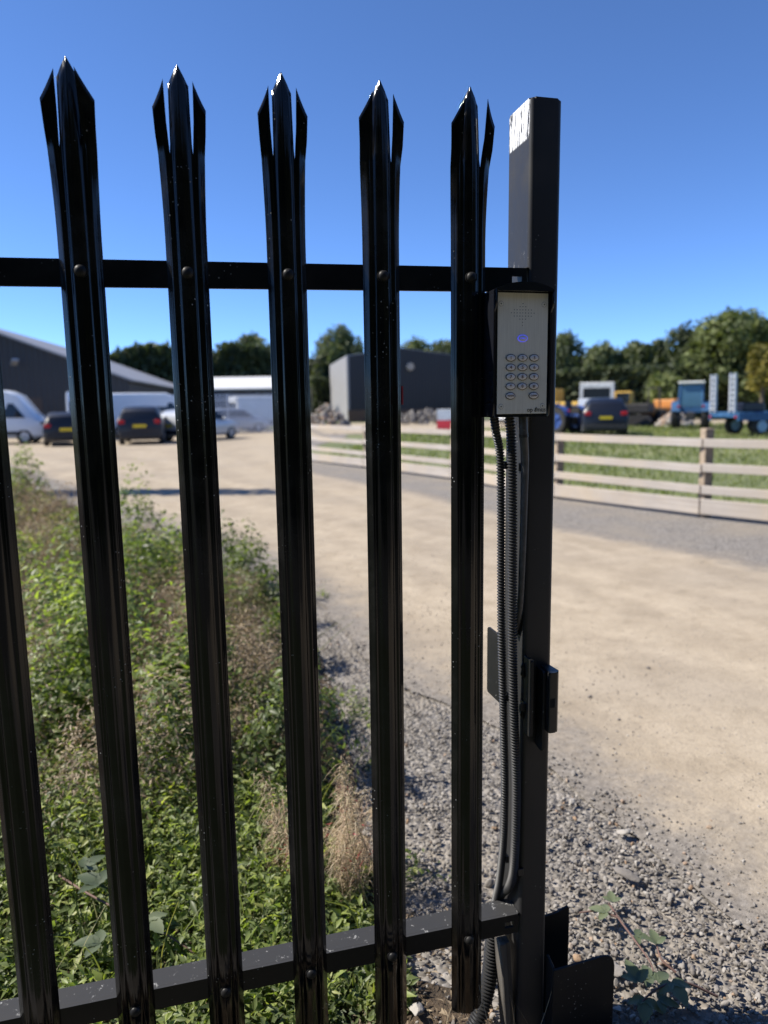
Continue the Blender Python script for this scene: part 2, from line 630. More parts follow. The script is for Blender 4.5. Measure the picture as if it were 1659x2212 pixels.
def leaves(pos, d, nrm, L, Wd, fold=0.25, curl=0.2):
    """leaf blades: 6 verts, 4 faces each (tris). returns V, F"""
    d = unit(d)
    s = unit(np.cross(d, nrm))
    nn = np.cross(s, d)
    L = L[:, None]
    Wd = Wd[:, None]
    b = pos
    m1 = pos + d * L * 0.42 - nn * L * 0.02
    l1 = pos + d * L * 0.40 + s * Wd * 0.5 + nn * Wd * fold
    r1 = pos + d * L * 0.40 - s * Wd * 0.5 + nn * Wd * fold
    tip = pos + d * L - nn * L * curl
    V = np.stack([b, l1, m1, r1, tip], 1).reshape(-1, 3)
    base = np.arange(len(pos))[:, None] * 5
    F = np.array([[0, 2, 1], [0, 3, 2], [1, 2, 4], [2, 3, 4]])
    F = (base[:, :, None] + F[None]).reshape(-1, 3)
    return V, F


def ribbons(P0, D, Lh, w, bend, nseg=4):
    """thin curved strips starting at P0 heading D, bending by vector bend"""
    N = len(P0)
    tt = np.linspace(0, 1, nseg + 1)
    ctr = P0[:, None] + D[:, None] * (Lh[:, None] * tt)[:, :, None] + bend[:, None] * (tt ** 2)[None, :, None]
    side = unit(np.cross(D, RNG.normal(size=(N, 3))))
    wd = w[:, None] * (1 - 0.6 * tt)[None]
    A = ctr + side[:, None] * wd[:, :, None]
    B = ctr - side[:, None] * wd[:, :, None]
    V = np.stack([A, B], 2).reshape(-1, 3)
    i = np.arange(N)[:, None] * (2 * (nseg + 1)) + np.arange(nseg)[None] * 2
    F = np.stack([i, i + 1, i + 3, i + 2], -1).reshape(-1, 4)
    return V, F


# ------------------------------------------------------------------ ground sheets
def sheet(name, poly, z, mat, cell, kind="structure", amp=0.0, edge_w=0.0, wob=0.0):
    """triangulated polygon sheet with a wobbly outline; attribute edge = 0 at outline .. 1 inside"""
    P = np.array(poly, float)
    out = []
    for i in range(len(P)):
        a, b = P[i], P[(i + 1) % len(P)]
        L = np.linalg.norm(b - a)
        k = max(1, int(L / cell))
        for q in range(k):
            out.append(a + (b - a) * q / k)
    out = np.array(out)
    if wob:
        out = out + wob * np.stack([vnoise(out[:, 0] * 1.7, out[:, 1] * 1.7, 3) - 0.5, vnoise(out[:, 0] * 1.7, out[:, 1] * 1.7, 5) - 0.5], -1) * 2
    bm = bmesh.new()
    lay = bm.verts.layers.float.new("edge")
    ring = [bm.verts.new((x, y, z)) for x, y in out]
    if edge_w:
        tg = np.roll(out, -1, 0) - np.roll(out, 1, 0)
        nv = np.stack([-tg[:, 1], tg[:, 0]], -1)
        nv /= np.linalg.norm(nv, axis=1)[:, None]
        area = 0.5 * np.sum(out[:, 0] * np.roll(out[:, 1], -1) - np.roll(out[:, 0], -1) * out[:, 1])
        nv *= 1 if area > 0 else -1
        inn = out + nv * edge_w
        ring2 = [bm.verts.new((x, y, z)) for x, y in inn]
        for v in ring2:
            v[lay] = 1.0
        for i in range(len(ring)):
            j = (i + 1) % len(ring)
            bm.faces.new((ring[i], ring[j], ring2[j], ring2[i]))
        ring = ring2
    bm.faces.new(ring)
    bmesh.ops.triangulate(bm, faces=bm.faces[:])
    bmesh.ops.recalc_face_normals(bm, faces=bm.faces[:])
    for ff in bm.faces:
        if ff.normal.z < 0:
            ff.normal_flip()
    me = bpy.data.meshes.new(name)
    bm.to_mesh(me)
    bm.free()
    o = link(name, me, mat)
    o["kind"] = kind
    return o


g0 = pmesh("ground", [(-700, -300, -0.03), (700, -300, -0.03), (700, 1100, -0.03), (-700, 1100, -0.03)], [(0, 1, 2, 3)], M_FIELD)
g0["kind"] = "structure"
sheet("gravel_verge", [(-14, -3), (14, -3), (9, 3.9), (7.3, 6.2), (6.0, 9.0), (5.2, 12.5), (3.4, 18), (3.5, 24), (7, 34), (9, 48), (-26, 50), (-26, 28), (-9, 24), (-14, 10)], -0.016, M_GRAVBED, 1.0)
DL = np.array([(1.75, -3), (1.62, 0.15), (1.55, 0.6), (1.47, 1.1), (1.12, 2.06), (0.92, 3.2), (0.80, 4.4), (0.45, 5.8), (-0.6, 8.2), (-2.2, 12.5), (-4.8, 19), (-9, 25.5), (-22, 29), (-24, 47)])
DR = np.array([(7.4, -3), (4.95, 3.9), (4.15, 6.3), (3.6, 10.2), (2.6, 14.4), (2.5, 20), (3.0, 25), (6, 34), (7, 47)])
ys = np.r_[np.arange(-3, 8, 0.12), np.arange(8, 20, 0.4), np.arange(20, 47.5, 1.0)]
xl = np.interp(ys, DL[:, 1], DL[:, 0]) + 0.16 * (vnoise(ys * 1.3, ys * 0, 3) - 0.5) + 0.08 * (vnoise(ys * 5, ys * 0, 4) - 0.5)
xr = np.interp(ys, DR[:, 1], DR[:, 0]) + 0.16 * (vnoise(ys * 1.1, ys * 0 + 7, 3) - 0.5)
wd = xr - xl
offs = np.array([0, 0.12, 0.25, 0.4, 0.6, 0.9])
fr_ = np.minimum(offs[None], wd[:, None] * 0.4)
mid_ = np.linspace(0, 1, 9)[1:-1]
lo_, hi_ = fr_[:, -1:], wd[:, None] - fr_[:, -1:]
D_ = np.concatenate([fr_, lo_ + (hi_ - lo_) * mid_[None], wd[:, None] - fr_[:, ::-1]], 1)
Xg = xl[:, None] + D_
ed = np.clip(np.minimum(D_, wd[:, None] - D_) / 0.6, 0, 1)
Zg = -0.006 + 0.010 * ed * (vnoise(Xg * 1.1, ys[:, None] * 0.9, 15) - 0.3)
nr_, nc_ = Xg.shape
V = np.stack([Xg, np.repeat(ys[:, None], nc_, 1), Zg], -1).reshape(-1, 3)
i_ = np.arange(nr_ - 1)[:, None] * nc_ + np.arange(nc_ - 1)[None]
F = np.stack([i_, i_ + 1, i_ + nc_ + 1, i_ + nc_], -1).reshape(-1, 4)
o = np_mesh("driveway", V, F, M_SAND, smooth=True)
at_ = o.data.attributes.new("edge", 'FLOAT', 'POINT')
at_.data.foreach_set("value", ed.ravel().astype(np.float32))
at_ = o.data.attributes.new("lat", 'FLOAT', 'POINT')
at_.data.foreach_set("value", (D_ / wd[:, None]).ravel().astype(np.float32))
o["kind"] = "structure"
sheet("soil_bank", [(-5, -0.1), (0.60, -0.10), (0.83, -0.06), (0.80, 0.22), (0.67, 0.32), (0.66, 1.0), (0.70, 2.0), (0.68, 3.4), (0.55, 4.2), (0.15, 5.0), (-1.0, 7.4), (-3.4, 13.5), (-6, 18), (-12, 20), (-12, 2)], -0.010, M_SOIL, 0.3, wob=0.08)
sheet("added_verge", [(-14, -2.7), (0.95, -2.7), (0.80, -0.9), (0.74, -0.30), (-14, -0.22)], -0.008, plain("added_dark_turf", (0.045, 0.055, 0.022), 0.95, vary=0.5, scale=20), 0.3, wob=0.06)  # dark turf added out of view so the pales reflect less light
t = NT("added_lane_asphalt")
p = t.pos()
t.col(t.ramp(t.noise(p, 90, 4, 0.7), [(0.3, (0.035, 0.034, 0.033)), (0.7, (0.075, 0.073, 0.070))]))
t.set("Roughness", 0.9)
sheet("added_lane", [(-30, -5.6), (30, -5.6), (30, -2.75), (-30, -2.75)], 0.004, t.m, 2.0)  # asphalt strip added behind the camera as a dark reflection for the paint
sheet("field_path", [(6, 37.5), (30, 37), (46, 44), (46, 62), (8, 66)], -0.014, M_SAND, 1.0, edge_w=1.2)

# ------------------------------------------------------------------ gravel
def ico(sub):
    bm = bmesh.new()
    bmesh.ops.create_icosphere(bm, subdivisions=sub, radius=1)
    bm.verts.ensure_lookup_table()
    V = np.array([v.co[:] for v in bm.verts])
    F = np.array([[v.index for v in f.verts] for f in bm.faces])
    bm.free()
    return V, F


def rocks(sub, nproto=14, seed=1):
    V, F = ico(sub)
    rg = np.random.default_rng(seed)
    out = []
    for i in range(nproto):
        S = V.copy()
        for _ in range(11):           # chop with random planes: angular crushed stone
            d = unit(rg.normal(size=3))
            h = rg.uniform(0.34, 0.74)
            over = np.maximum(S @ d - h, 0)
            S = S - over[:, None] * d[None] * 0.95
        S *= (1 + rg.normal(size=(len(S), 1)) * 0.05)
        S *= np.array([1, rg.uniform(0.65, 1), rg.uniform(0.5, 0.85)])
        out.append(S)
    return out, F


def rand_rot(n, rg):
    q = unit(rg.normal(size=(n, 4)))
    w, x, y, z = q.T
    return np.stack([np.stack([1 - 2 * (y * y + z * z), 2 * (x * y - z * w), 2 * (x * z + y * w)], -1),
                     np.stack([2 * (x * y + z * w), 1 - 2 * (x * x + z * z), 2 * (y * z - x * w)], -1),
                     np.stack([2 * (x * z - y * w), 2 * (y * z + x * w), 1 - 2 * (x * x + y * y)], -1)], 1)


def stone_field(pos, size, sub, rg):
    protos, F = rocks(sub)
    n = len(pos)
    kind = rg.integers(0, len(protos), n)
    S = np.array(protos)[kind]
    Rm = rand_rot(n, rg)
    V = np.einsum('nij,nkj->nki', Rm, S) * size[:, None, None] + pos[:, None]
    k = S.shape[1]
    FF = (np.arange(n)[:, None, None] * k + F[None]).reshape(-1, 3)
    rnd = np.repeat(rg.random(n), k)
    return V.reshape(-1, 3), FF, rnd


def sand_edge(y):
    return np.interp(y, [-3, 0.15, 0.6, 1.1, 2.06, 3.2, 4.4, 5.8, 8.2, 12.5], [1.75, 1.62, 1.55, 1.47, 1.12, 0.92, 0.80, 0.45, -0.6, -2.2])


def weed_edge(y):
    return np.interp(y, [-0.1, 0.2, 1.0, 2.0, 3.4, 4.2, 5.0, 7.4, 13.5, 18], [0.50, 0.58, 0.60, 0.66, 0.64, 0.52, 0.12, -1.0, -3.4, -6])


rg = np.random.default_rng(11)
N = 130000
gy = -0.45 + rg.random(N) ** 1.7 * 8.0
gx = rg.uniform(0.3, 4.6, N)
se = sand_edge(gy)
we = weed_edge(gy)
dens = np.clip((se + 0.34 - gx) / 0.55, 0, 1) ** 1.3 * np.clip((gx - we + 0.12) / 0.2, 0, 1)
patch = vnoise(gx * 3, gy * 3, 9)
dens = np.maximum(dens * (0.55 + 0.6 * patch), 0.10 * np.clip(1.6 - (gx - se), 0.3, 1) + 0.10 * np.clip(1 - (gx - se) / 0.35, 0, 1) * patch)
dens *= np.clip(6.0 / (gy + 2.5), 0.3, 1.0)
dens *= np.where((gy < 0.30) & (gx < 0.80), 0.22, 1.0)
keep = rg.random(N) < dens
gx, gy = gx[keep], gy[keep]
sz = 0.0040 + 0.0095 * rg.random(len(gx)) ** 2.8
sz *= np.where(gx > sand_edge(gy) + 0.05, 0.62, 1.0)
big = rg.random(len(gx)) < 0.02
sz[big] *= 1.9
pos = np.stack([gx, gy, -0.006 + sz * 0.12 + 0.004 * vnoise(gx * 9, gy * 9, 2)], -1)
near = gy < 1.3
V1, F1, r1 = stone_field(pos[near], sz[near], 2, rg)
V2, F2, r2_ = stone_field(pos[~near], sz[~near] * 1.1, 1, rg)
o = np_mesh("gravel", np.vstack([V1, V2]), np.vstack([F1, F2 + len(V1)]), M_ROCK, rnd=np.r_[r1, r2_])
tag(o, "loose grey crushed stone gravel between the weeds and the sandy drive", "gravel", kind="stuff")

# a few larger stones that stand out of the gravel
def one_stone(label, loc, s, rnd, seed, squash=(1, 1, 1)):
    protos, F = rocks(3, 1, seed)
    V = protos[0] * s * np.array(squash)
    V = V + 0.10 * s * (vnoise(V[:, 0] / s * 3 + seed, V[:, 1] / s * 3 + V[:, 2] / s * 2, seed)[:, None] - 0.5) * unit(V)
    o = np_mesh("stone", V, F, M_ROCK, rnd=np.full(len(V), rnd))
    o.location = loc
    o.rotation_euler = (0.2, 0.1, seed)
    tag(o, label, "stone", "larger stones lying in the gravel")
    return o


one_stone("large rough dark grey stone in the gravel beyond the bramble tip", (1.335, 0.425, 0.018), 0.042, 0.28, 21, (1.25, 0.9, 0.7))
one_stone("pale smooth grey stone just beyond the rough dark stone", (1.46, 0.63, 0.010), 0.026, 0.90, 22, (1, 1, 0.6))
one_stone("flat pale stone in the gravel far up beside the post", (1.38, 0.83, 0.008), 0.026, 0.89, 23, (1.2, 0.9, 0.5))
one_stone("rounded grey stone in the hollow beside the upright bracket plate", (1.105, 0.115, 0.016), 0.026, 0.62, 24, (1.2, 1, 0.7))
one_stone("small orange brown stone close by the bent bracket plate", (1.045, 0.175, 0.010), 0.016, 0.975, 25)
one_stone("knobbly grey stone in the soil below the last pale", (0.56, 0.19, 0.02), 0.030, 0.75, 26, (1.2, 1, 0.9))
one_stone("pale brown stone below the last pale near the frame's bottom edge", (0.60, 0.125, 0.014), 0.026, 0.92, 27, (1.3, 1, 0.7))
one_stone("small white pebble tucked against the foot bracket", (1.055, 0.01, 0.010), 0.014, 0.92, 28)

# ------------------------------------------------------------------ palisade fence
SLOPE = 0.0123
PITCH_X = 0.1705
RAIL_LO, RAIL_HI = 0.2660, 1.6375       # rail centre heights at x = 0
fence = empty("palisade_fence", (0.3, 0.02, 0))
tag(fence, "black steel palisade fence with splayed triple pointed pales", "fence")


def chaikin(P, it):
    P = np.array(P, float)
    for _ in range(it):
        Q = [P[0]]
        for a, b in zip(P[:-1], P[1:]):
            Q += [a * 0.75 + b * 0.25, a * 0.25 + b * 0.75]
        Q.append(P[-1])
        P = np.array(Q)
    return P


SLOT = 0.0178
HALF = [(SLOT, 0.0085), (0.0195, 0.0086), (0.0215, 0.0076), (0.0240, 0.0080), (0.0275, 0.0115), (0.0345, 0.0190)]
CEN = [(-SLOT, 0.0085), (-0.0150, 0.0078), (-0.0115, 0.0042), (-0.0070, 0.0022), (-0.0030, 0.0012), (0.0, 0.0), (0.0030, 0.0012), (0.0070, 0.0022), (0.0115, 0.0042), (0.0150, 0.0078), (SLOT, 0.0085)]
WR = chaikin(HALF, 2)
CE = chaikin(CEN, 2)
WL = WR[::-1] * np.array([-1, 1])


def make_pale(i, splay=(1.0, 1.0), fw_=(1.0, 1.0), cbend=1.0, lean=0.0, red=False, inn=(0.62, 0.62)):
    x0 = i * PITCH_X
    zt = 1.968 + SLOPE * x0 * 1.6
    zb = 0.088 + SLOPE * x0
    zs = zt - 0.140
    zf = zt - 0.270
    V, F = [], []
    low = np.r_[np.linspace(zb, zf, 7), np.linspace(zf, zs, 6)[1:]]

    def flare(z, side, k):
        tq = max(0.0, (z - zf) / (zt - zf))
        return side * 0.0100 * splay[k] * tq ** 1.5, -0.020 * fw_[k] * tq ** 2.0

    def cen(z):
        tq = max(0.0, (z - zs + 0.04) / (zt - zs + 0.04))
        return 0.010 * cbend * tq ** 2
    cols_low = []                                     # columns of merged lower sheet
    prof = [("L", p) for p in WL] + [("C", p) for p in CE[1:-1]] + [("R", p) for p in WR]
    for kind, p in prof:
        col = []
        for z in low:
            dx = dy = 0
            if kind == "L":
                dx, dy = flare(z, -1, 0)
                w = (abs(p[0]) - SLOT) / 0.0167
                dx, dy = dx * (0.25 + 0.75 * w), dy * (0.2 + 0.8 * w)
            elif kind == "R":
                dx, dy = flare(z, 1, 1)
                w = (abs(p[0]) - SLOT) / 0.0167
                dx, dy = dx * (0.25 + 0.75 * w), dy * (0.2 + 0.8 * w)
            V.append((x0 + p[0] + dx + lean * (z - zb), p[1] + dy, z))
            col.append(len(V) - 1)
        cols_low.append(col)
    for a, b in zip(cols_low[:-1], cols_low[1:]):
        for q in range(len(low) - 1):
            F.append((a[q], b[q], b[q + 1], a[q + 1]))
    # the three points above the slots
    nU = 7

    def upper(cols, basecols, fn):
        ups = []
        for (p, bc) in zip(cols, basecols):
            col = [bc[-1]] if bc is not None else None
            start = V[bc[-1]]
            for q in range(1, nU + 1):
                V.append(fn(p, q / nU, start))
                col.append(len(V) - 1)
            ups.append(col)
        for a, b in zip(ups[:-1], ups[1:]):
            for q in range(nU):
                F.append((a[q], b[q], b[q + 1], a[q + 1]))
    nL, nC = len(WL), len(CE) - 2

    def wing(k, side):
        def fn(p, tq, st):
            ztop = zt - 0.026 - 0.043 * (abs(p[0]) - SLOT) / 0.0167
            z = zs + tq * (ztop - zs)
            dx, dy = flare(z, side, k)
            w = (abs(p[0]) - SLOT) / 0.0167
            g1 = min(1.0, tq * 2.2)
            wx = 0.25 + 0.75 * w
            wx = wx + (inn[k] - wx) * g1 * (1 - w)
            # wings flatten out as they are prised apart
            yflat = p[1] + (0.0105 - p[1]) * 0.75 * g1
            return (x0 + p[0] + dx * wx + side * 0.0016 * g1 * (1 if inn[k] > 0.2 else 0) + lean * (z - zb), yflat + dy * (0.2 + 0.8 * w + (0.8 - 0.8 * w) * g1), z)
        return fn

    def cfn(p, tq, st):
        ztop = zt - 0.031 * abs(p[0]) / SLOT
        z = zs + tq * (ztop - zs)
        return (x0 + p[0] * (1 - 0.07 * tq) + lean * (z - zb), p[1] + cen(z), z)
    upper(WL, cols_low[:nL], wing(0, -1))
    upper(WR, cols_low[nL + nC:], wing(1, 1))
    upper(CE, [cols_low[nL - 1]] + cols_low[nL:nL + nC] + [cols_low[nL + nC]], cfn)
    o = pmesh("pale", V, F, M_PALE, None, 38)
    md = o.modifiers.new("thickness", 'SOLIDIFY')
    md.thickness = 0.0022
    md.offset = -1
    md.use_even_offset = False
    md.use_rim = True
    # cup-headed bolts at both rails
    for zc in (RAIL_LO, RAIL_HI):
        z = zc + SLOPE * x0
        b = BM()
        rr = bmesh.ops.create_uvsphere(b.bm, u_segments=20, v_segments=10, radius=1)
        for v in rr["verts"]:
            v.co = Vector((x0 + lean * (z - zb) + v.co.x * 0.0098, 0.0005 - max(v.co.y, -0.1) * 0.0075, z + v.co.z * 0.0098))
        b.cyl((x0 + lean * (z - zb), 0.0012, z), (x0 + lean * (z - zb), 0.02, z), 0.0115, n=20)
        bo = b.done("bolt", M_PLATE, o, 40)
    if red:
        b = BM().box((x0 + 0.0352, 0.006, 1.43), (0.0016, 0.010, 0.034))
        b.done("red_tape", plain("red_tape", (0.35, 0.02, 0.025), 0.5), o)
    o.parent = fence
    o.matrix_parent_inverse = fence.matrix_world.inverted() if False else Matrix.Translation((-0.3, -0.02, 0))
    return o


make_pale(-2)
make_pale(-1)
make_pale(0, (1.1, 1.05), (0.9, 1.7), 0.9, 0.0, inn=(-0.05, -0.30))
make_pale(1, (1.05, 1.05), (0.3, 0.3), 1.0, inn=(0.45, 0.45))
make_pale(2, (1.0, 1.05), (0.4, 0.5), 1.0, inn=(0.42, 0.48))
make_pale(3, (0.95, 1.0), (1.0, 0.6), 1.0, 0.001, True, inn=(-0.15, 0.30))
make_pale(4, (0.80, 1.35), (1.2, 1.0), 1.0, inn=(-0.25, 0.75))

for zc, hole in ((RAIL_LO, True), (RAIL_HI, True)):
    b = BM()
    x0, x1 = -0.62, 0.803
    hx0, hx1 = 0.772, 0.792
    y0, th, h = 0.0195, 0.006, 0.0225
    # upright flange with a slotted hole near the post
    b.box(((x0 + hx0) / 2, y0 + th / 2, 0), (hx0 - x0, th, 2 * h))
    b.box(((hx0 + hx1) / 2, y0 + th / 2, (h + 0.007) / 2), (hx1 - hx0, th, h - 0.007))
    b.box(((hx0 + hx1) / 2, y0 + th / 2, -(h + 0.007) / 2), (hx1 - hx0, th, h - 0.007))
    b.box(((hx1 + x1) / 2, y0 + th / 2, 0), (x1 - hx1, th, 2 * h))
    bmesh.ops.remove_doubles(b.bm, verts=b.bm.verts[:], dist=1e-5)
    o = b.done("rail", M_RAIL)
    o.location = (0, 0, zc)
    o.rotation_euler = (0, -math.atan(SLOPE), 0)
    o.parent = fence
    o.matrix_parent_inverse = Matrix.Translation((-0.3, -0.02, 0))
    f = BM().box(((x0 + x1) / 2, y0 + 0.0295 , h - 0.0028), (x1 - x0, 0.047, 0.0056), bevel=0.0012)
    f.done("flange", M_RAIL, o)

# ------------------------------------------------------------------ gate post
PX0, PX1, PY0, PY1 = 0.8055, 0.8705, 0.018, 0.125
post = empty("gate_post", (0.838, 0.07, 0))
tag(post, "black square steel gate post with scraped white paint near its top", "post")
INV = Matrix.Translation((-0.838, -0.07, 0))


def pchild(o, par=post, inv=INV):
    o.parent = par
    o.matrix_parent_inverse = inv
    return o


def rrect(x0, x1, y0, y1, r, n=6):
    pts = []
    for cx, cy, a0 in ((x1 - r, y1 - r, 0), (x0 + r, y1 - r, 90), (x0 + r, y0 + r, 180), (x1 - r, y0 + r, 270)):
        for k in range(n + 1):
            a = R(a0 + 90 * k / n)
            pts.append((cx + r * math.cos(a), cy + r * math.sin(a)))
    return pts


b = BM().prism(rrect(PX0, PX1, PY0, PY1, 0.010), 'z', -0.35, 1.978)
top_e = [e for e in b.bm.edges if all(v.co.z > 1.9 for v in e.verts)]
bmesh.ops.bevel(b.bm, geom=top_e, offset=0.003, segments=2, affect='EDGES')
pchild(b.done("tube", M_POST, None, 35))
# weld beads where the rails meet it
for z in (RAIL_LO + 0.0095, RAIL_HI + 0.0095):
    pts = [(0.8045, 0.020 + k * 0.0042, z + 0.0215 + random.uniform(-.001, .001)) for k in range(11)]
    o = tube("weld_bead", pts, [0.0035, 0.0045, 0.003, 0.0045, 0.0035], M_PLATE, None, 8, 40)
    pchild(o)


def plate(name, pts, axis, lo, hi, mat=M_PLATE, bev=0.0012):
    b = BM().prism(pts, axis, lo, hi)
    if bev:
        bmesh.ops.bevel(b.bm, geom=b.bm.edges[:], offset=bev, segments=1, affect='EDGES')
    return pchild(b.done(name, mat, None, 40))


def rpoly(pts, rad, n=4):
    """round the corners of a convex polygon"""
    out = []
    m_ = len(pts)
    for i, r in zip(range(m_), rad):
        p0, p, p1 = Vector(pts[i - 1]), Vector(pts[i]), Vector(pts[(i + 1) % m_])
        if r <= 0:
            out.append(tuple(p))
            continue
        a, c = p + (p0 - p).normalized() * r, p + (p1 - p).normalized() * r
        for k in range(n + 1):
            u = k / n
            out.append(tuple(a * (1 - u) ** 2 + p * 2 * u * (1 - u) + c * u ** 2))
    return out


# hinge ears half way up
plate("rear_hinge_plate", rpoly([(0.118, 0.742), (0.202, 0.742), (0.202, 0.900), (0.118, 0.900)], [0, 0.006, 0.006, 0]), 'x', 0.8000, 0.8052)
plate("hinge_plate", rpoly([(-0.018, 0.728), (0.017, 0.724), (0.017, 0.893), (-0.018, 0.893)], [0.004, 0, 0, 0.004]), 'x', 0.8065, 0.8125)
plate("hinge_plate", rpoly([(-0.017, 0.690), (0.0172, 0.694), (0.0172, 0.866), (-0.017, 0.866)], [0.010, 0, 0, 0.006]), 'x', 0.8345, 0.8405)
for z0 in (0.755, 0.845):
    pts = [(0.8055 + random.uniform(-.001, .001), 0.0165, z0 + k * 0.004) for k in range(9)]
    pchild(tube("weld_bead", pts, [0.003, 0.0055, 0.004, 0.006, 0.003], M_PLATE, None, 8, 30))
# plates at the foot
bp = [(0.872, 0.234), (0.915, 0.236), (0.930, 0.241), (0.952, 0.250), (0.956, 0.244), (0.957, -0.1), (0.872, -0.1)]
plate("foot_plate", bp, 'y', 0.070, 0.076)
plate("foot_plate", rpoly([(0.8715, -0.1), (1.022, -0.1), (1.022, 0.186), (0.8715, 0.174)], [0, 0, 0.032, 0.004], 7), 'y', -0.019, -0.0135)
plate("foot_web", [(-0.0130, -0.1), (0.0175, -0.1), (0.0175, 0.186), (-0.0130, 0.176)], 'x', 0.8715, 0.8775)

# sensor box on the post
sen = empty("gate_sensor", (0.853, 0.018, 0.80))
tag(sen, "small black plastic sensor box fixed half way up the gate post", "sensor")
b = BM().prism(rpoly([(0.8420, 0.0178), (0.8665, 0.0178), (0.8665, -0.022), (0.860, -0.031), (0.8420, -0.031)], [0, 0, 0.002, 0.003, 0.002]), 'z', 0.738, 0.868)
bmesh.ops.bevel(b.bm, geom=[e for e in b.bm.edges if abs(e.verts[0].co.z - e.verts[1].co.z) < 1e-5], offset=0.003, segments=2, affect='EDGES')
SINV = Matrix.Translation((-0.853, -0.018, -0.80))
pchild(b.done("case", M_BOX, None, 40), sen, SINV)
pchild(BM().box((0.8490, -0.0311, 0.803), (0.0095, 0.0012, 0.019)).done("window", M_HOLE), sen, SINV)
pchild(BM().box((0.8562, -0.0311, 0.803), (0.0016, 0.0012, 0.019)).done("slot", plain("sensor_grey", (0.06, 0.06, 0.06), 0.4)), sen, SINV)

# ------------------------------------------------------------------ intercom
IC = empty("intercom", (0.768, 0.017, 1.39))
tag(IC, "steel keypad intercom in a black hooded housing on the gate post", "intercom")
IINV = Matrix.Translation((-0.768, -0.017, -1.39))
PL, PR, PB, PT = 0.7180, 0.8185, 1.3925, 1.6135     # faceplate
PWd, PH = PR - PL, PT - PB
FY = -0.0400                                        # faceplate front


def ich(o, par=None):
    return pchild(o, IC, IINV) if par is None else par


def up(u, v):
    return PL + u * PWd, PT - v * PH


# back box
b = BM().prism(rpoly([(PL - 0.0045, 0.0172), (PL - 0.0045, -0.0385), (PR + 0.0045, -0.0385), (PR + 0.0045, 0.0172)], [0.002, 0.003, 0.003, 0.002]), 'z', PB - 0.006, PT + 0.004)
ich(b.done("housing", M_HOUS, None, 40))
# rain hood: an arched cap and two cheeks that taper back
arch = []
for k in range(13):
    u = k / 12
    arch.append((PL - 0.0075 + u * (PWd + 0.015), PT + 0.0050 + 0.0125 * (1 - abs(2 * u - 1) ** 2.4)))
inner = [(x_, z_ - 0.0035) for x_, z_ in arch[::-1]]
inner[0] = (arch[-1][0], PT + 0.0010)
inner[-1] = (arch[0][0], PT + 0.0010)
HV, HF = [], []
for yv in (0.0165, -0.0560):
    for x_, z_ in arch:
        HV.append((x_, yv if yv > 0 else yv + 0.004 * abs(2 * (x_ - PL) / PWd - 1), z_))
    for x_, z_ in arch:
        HV.append((x_, yv if yv > 0 else yv + 0.004 * abs(2 * (x_ - PL) / PWd - 1), min(z_ - 0.003, PT + 0.0016)))
n = 13
for k in range(12):
    HF.append((k, k + 1, 2 * n + k + 1, 2 * n + k))
    HF.append((n + k + 1, n + k, 3 * n + k, 3 * n + k + 1))
    HF.append((2 * n + k, 2 * n + k + 1, 3 * n + k + 1, 3 * n + k))
    HF.append((k + 1, k, n + k, n + k + 1))
HF.append((0, 2 * n, 3 * n, n))
HF.append((n - 1, 2 * n - 1, 4 * n - 1, 3 * n - 1))
hood = pmesh("rain_hood", HV, HF, M_HOUS, None, 35)
ich(hood)
for sx, xx in ((-1, PL - 0.0078), (1, PR + 0.0046)):
    prof_ = [(0.016, PT + 0.0048), (-0.0515, PT + 0.0048), (-0.0515, PT - 0.020), (-0.046, PT - 0.029), (-0.0415, PT - 0.034), (-0.040, PB + 0.02), (-0.037, PB - 0.004), (0.016, PB - 0.004)]
    b = BM().prism(prof_, 'x', xx, xx + 0.0032)
    bmesh.ops.bevel(b.bm, geom=b.bm.edges[:], offset=0.0006, segments=1, affect='EDGES')
    ich(b.done("hood_cheek", M_HOUS, None, 40))
face = BM().box(((PL + PR) / 2, FY + 0.0006, (PB + PT) / 2), (PWd, 0.0016, PH), bevel=0.0003, seg=1).done("faceplate", M_STEEL)
ich(face)


def under(o, par):
    o.parent = par
    return o


def disc(c, rx, rz, y0, y1, name, mat, n=20, ring=0.0, par=face):
    """elliptical button or ring facing the camera, local to the faceplate's own frame"""
    x, z = c
    V, F = [], []
    ang = [2 * math.pi * k / n for k in range(n)]
    if ring:
        for (sx, sz, y) in ((rx, rz, y0), (rx, rz, y1), (rx - ring, rz - ring, y1), (rx - ring, rz - ring, y0)):
            V += [(x + sx * math.cos(a), y, z + sz * math.sin(a)) for a in ang]
        for j in range(3):
            for k in range(n):
                q = (k + 1) % n
                F.append((j * n + k, j * n + q, (j + 1) * n + q, (j + 1) * n + k))
    else:
        for (s_, y) in ((1, y0), (1, y1 + 0.0004), (0.9, y1)):
            V += [(x + rx * s_ * math.cos(a), y, z + rz * s_ * math.sin(a)) for a in ang]
        for j in range(2):
            for k in range(n):
                q = (k + 1) % n
                F.append((j * n + k, j * n + q, (j + 1) * n + q, (j + 1) * n + k))
        F.append(tuple(range(2 * n, 3 * n)))
    me = bpy.data.meshes.new(name)
    bm = bmesh.new()
    vs = [bm.verts.new(v) for v in V]
    for f in F:
        bm.faces.new([vs[i] for i in f])
    bmesh.ops.recalc_face_normals(bm, faces=bm.faces[:])
    bm.to_mesh(me)
    bm.free()
    o = link(name, me, mat, None, 40)
    o.parent = par
    return o


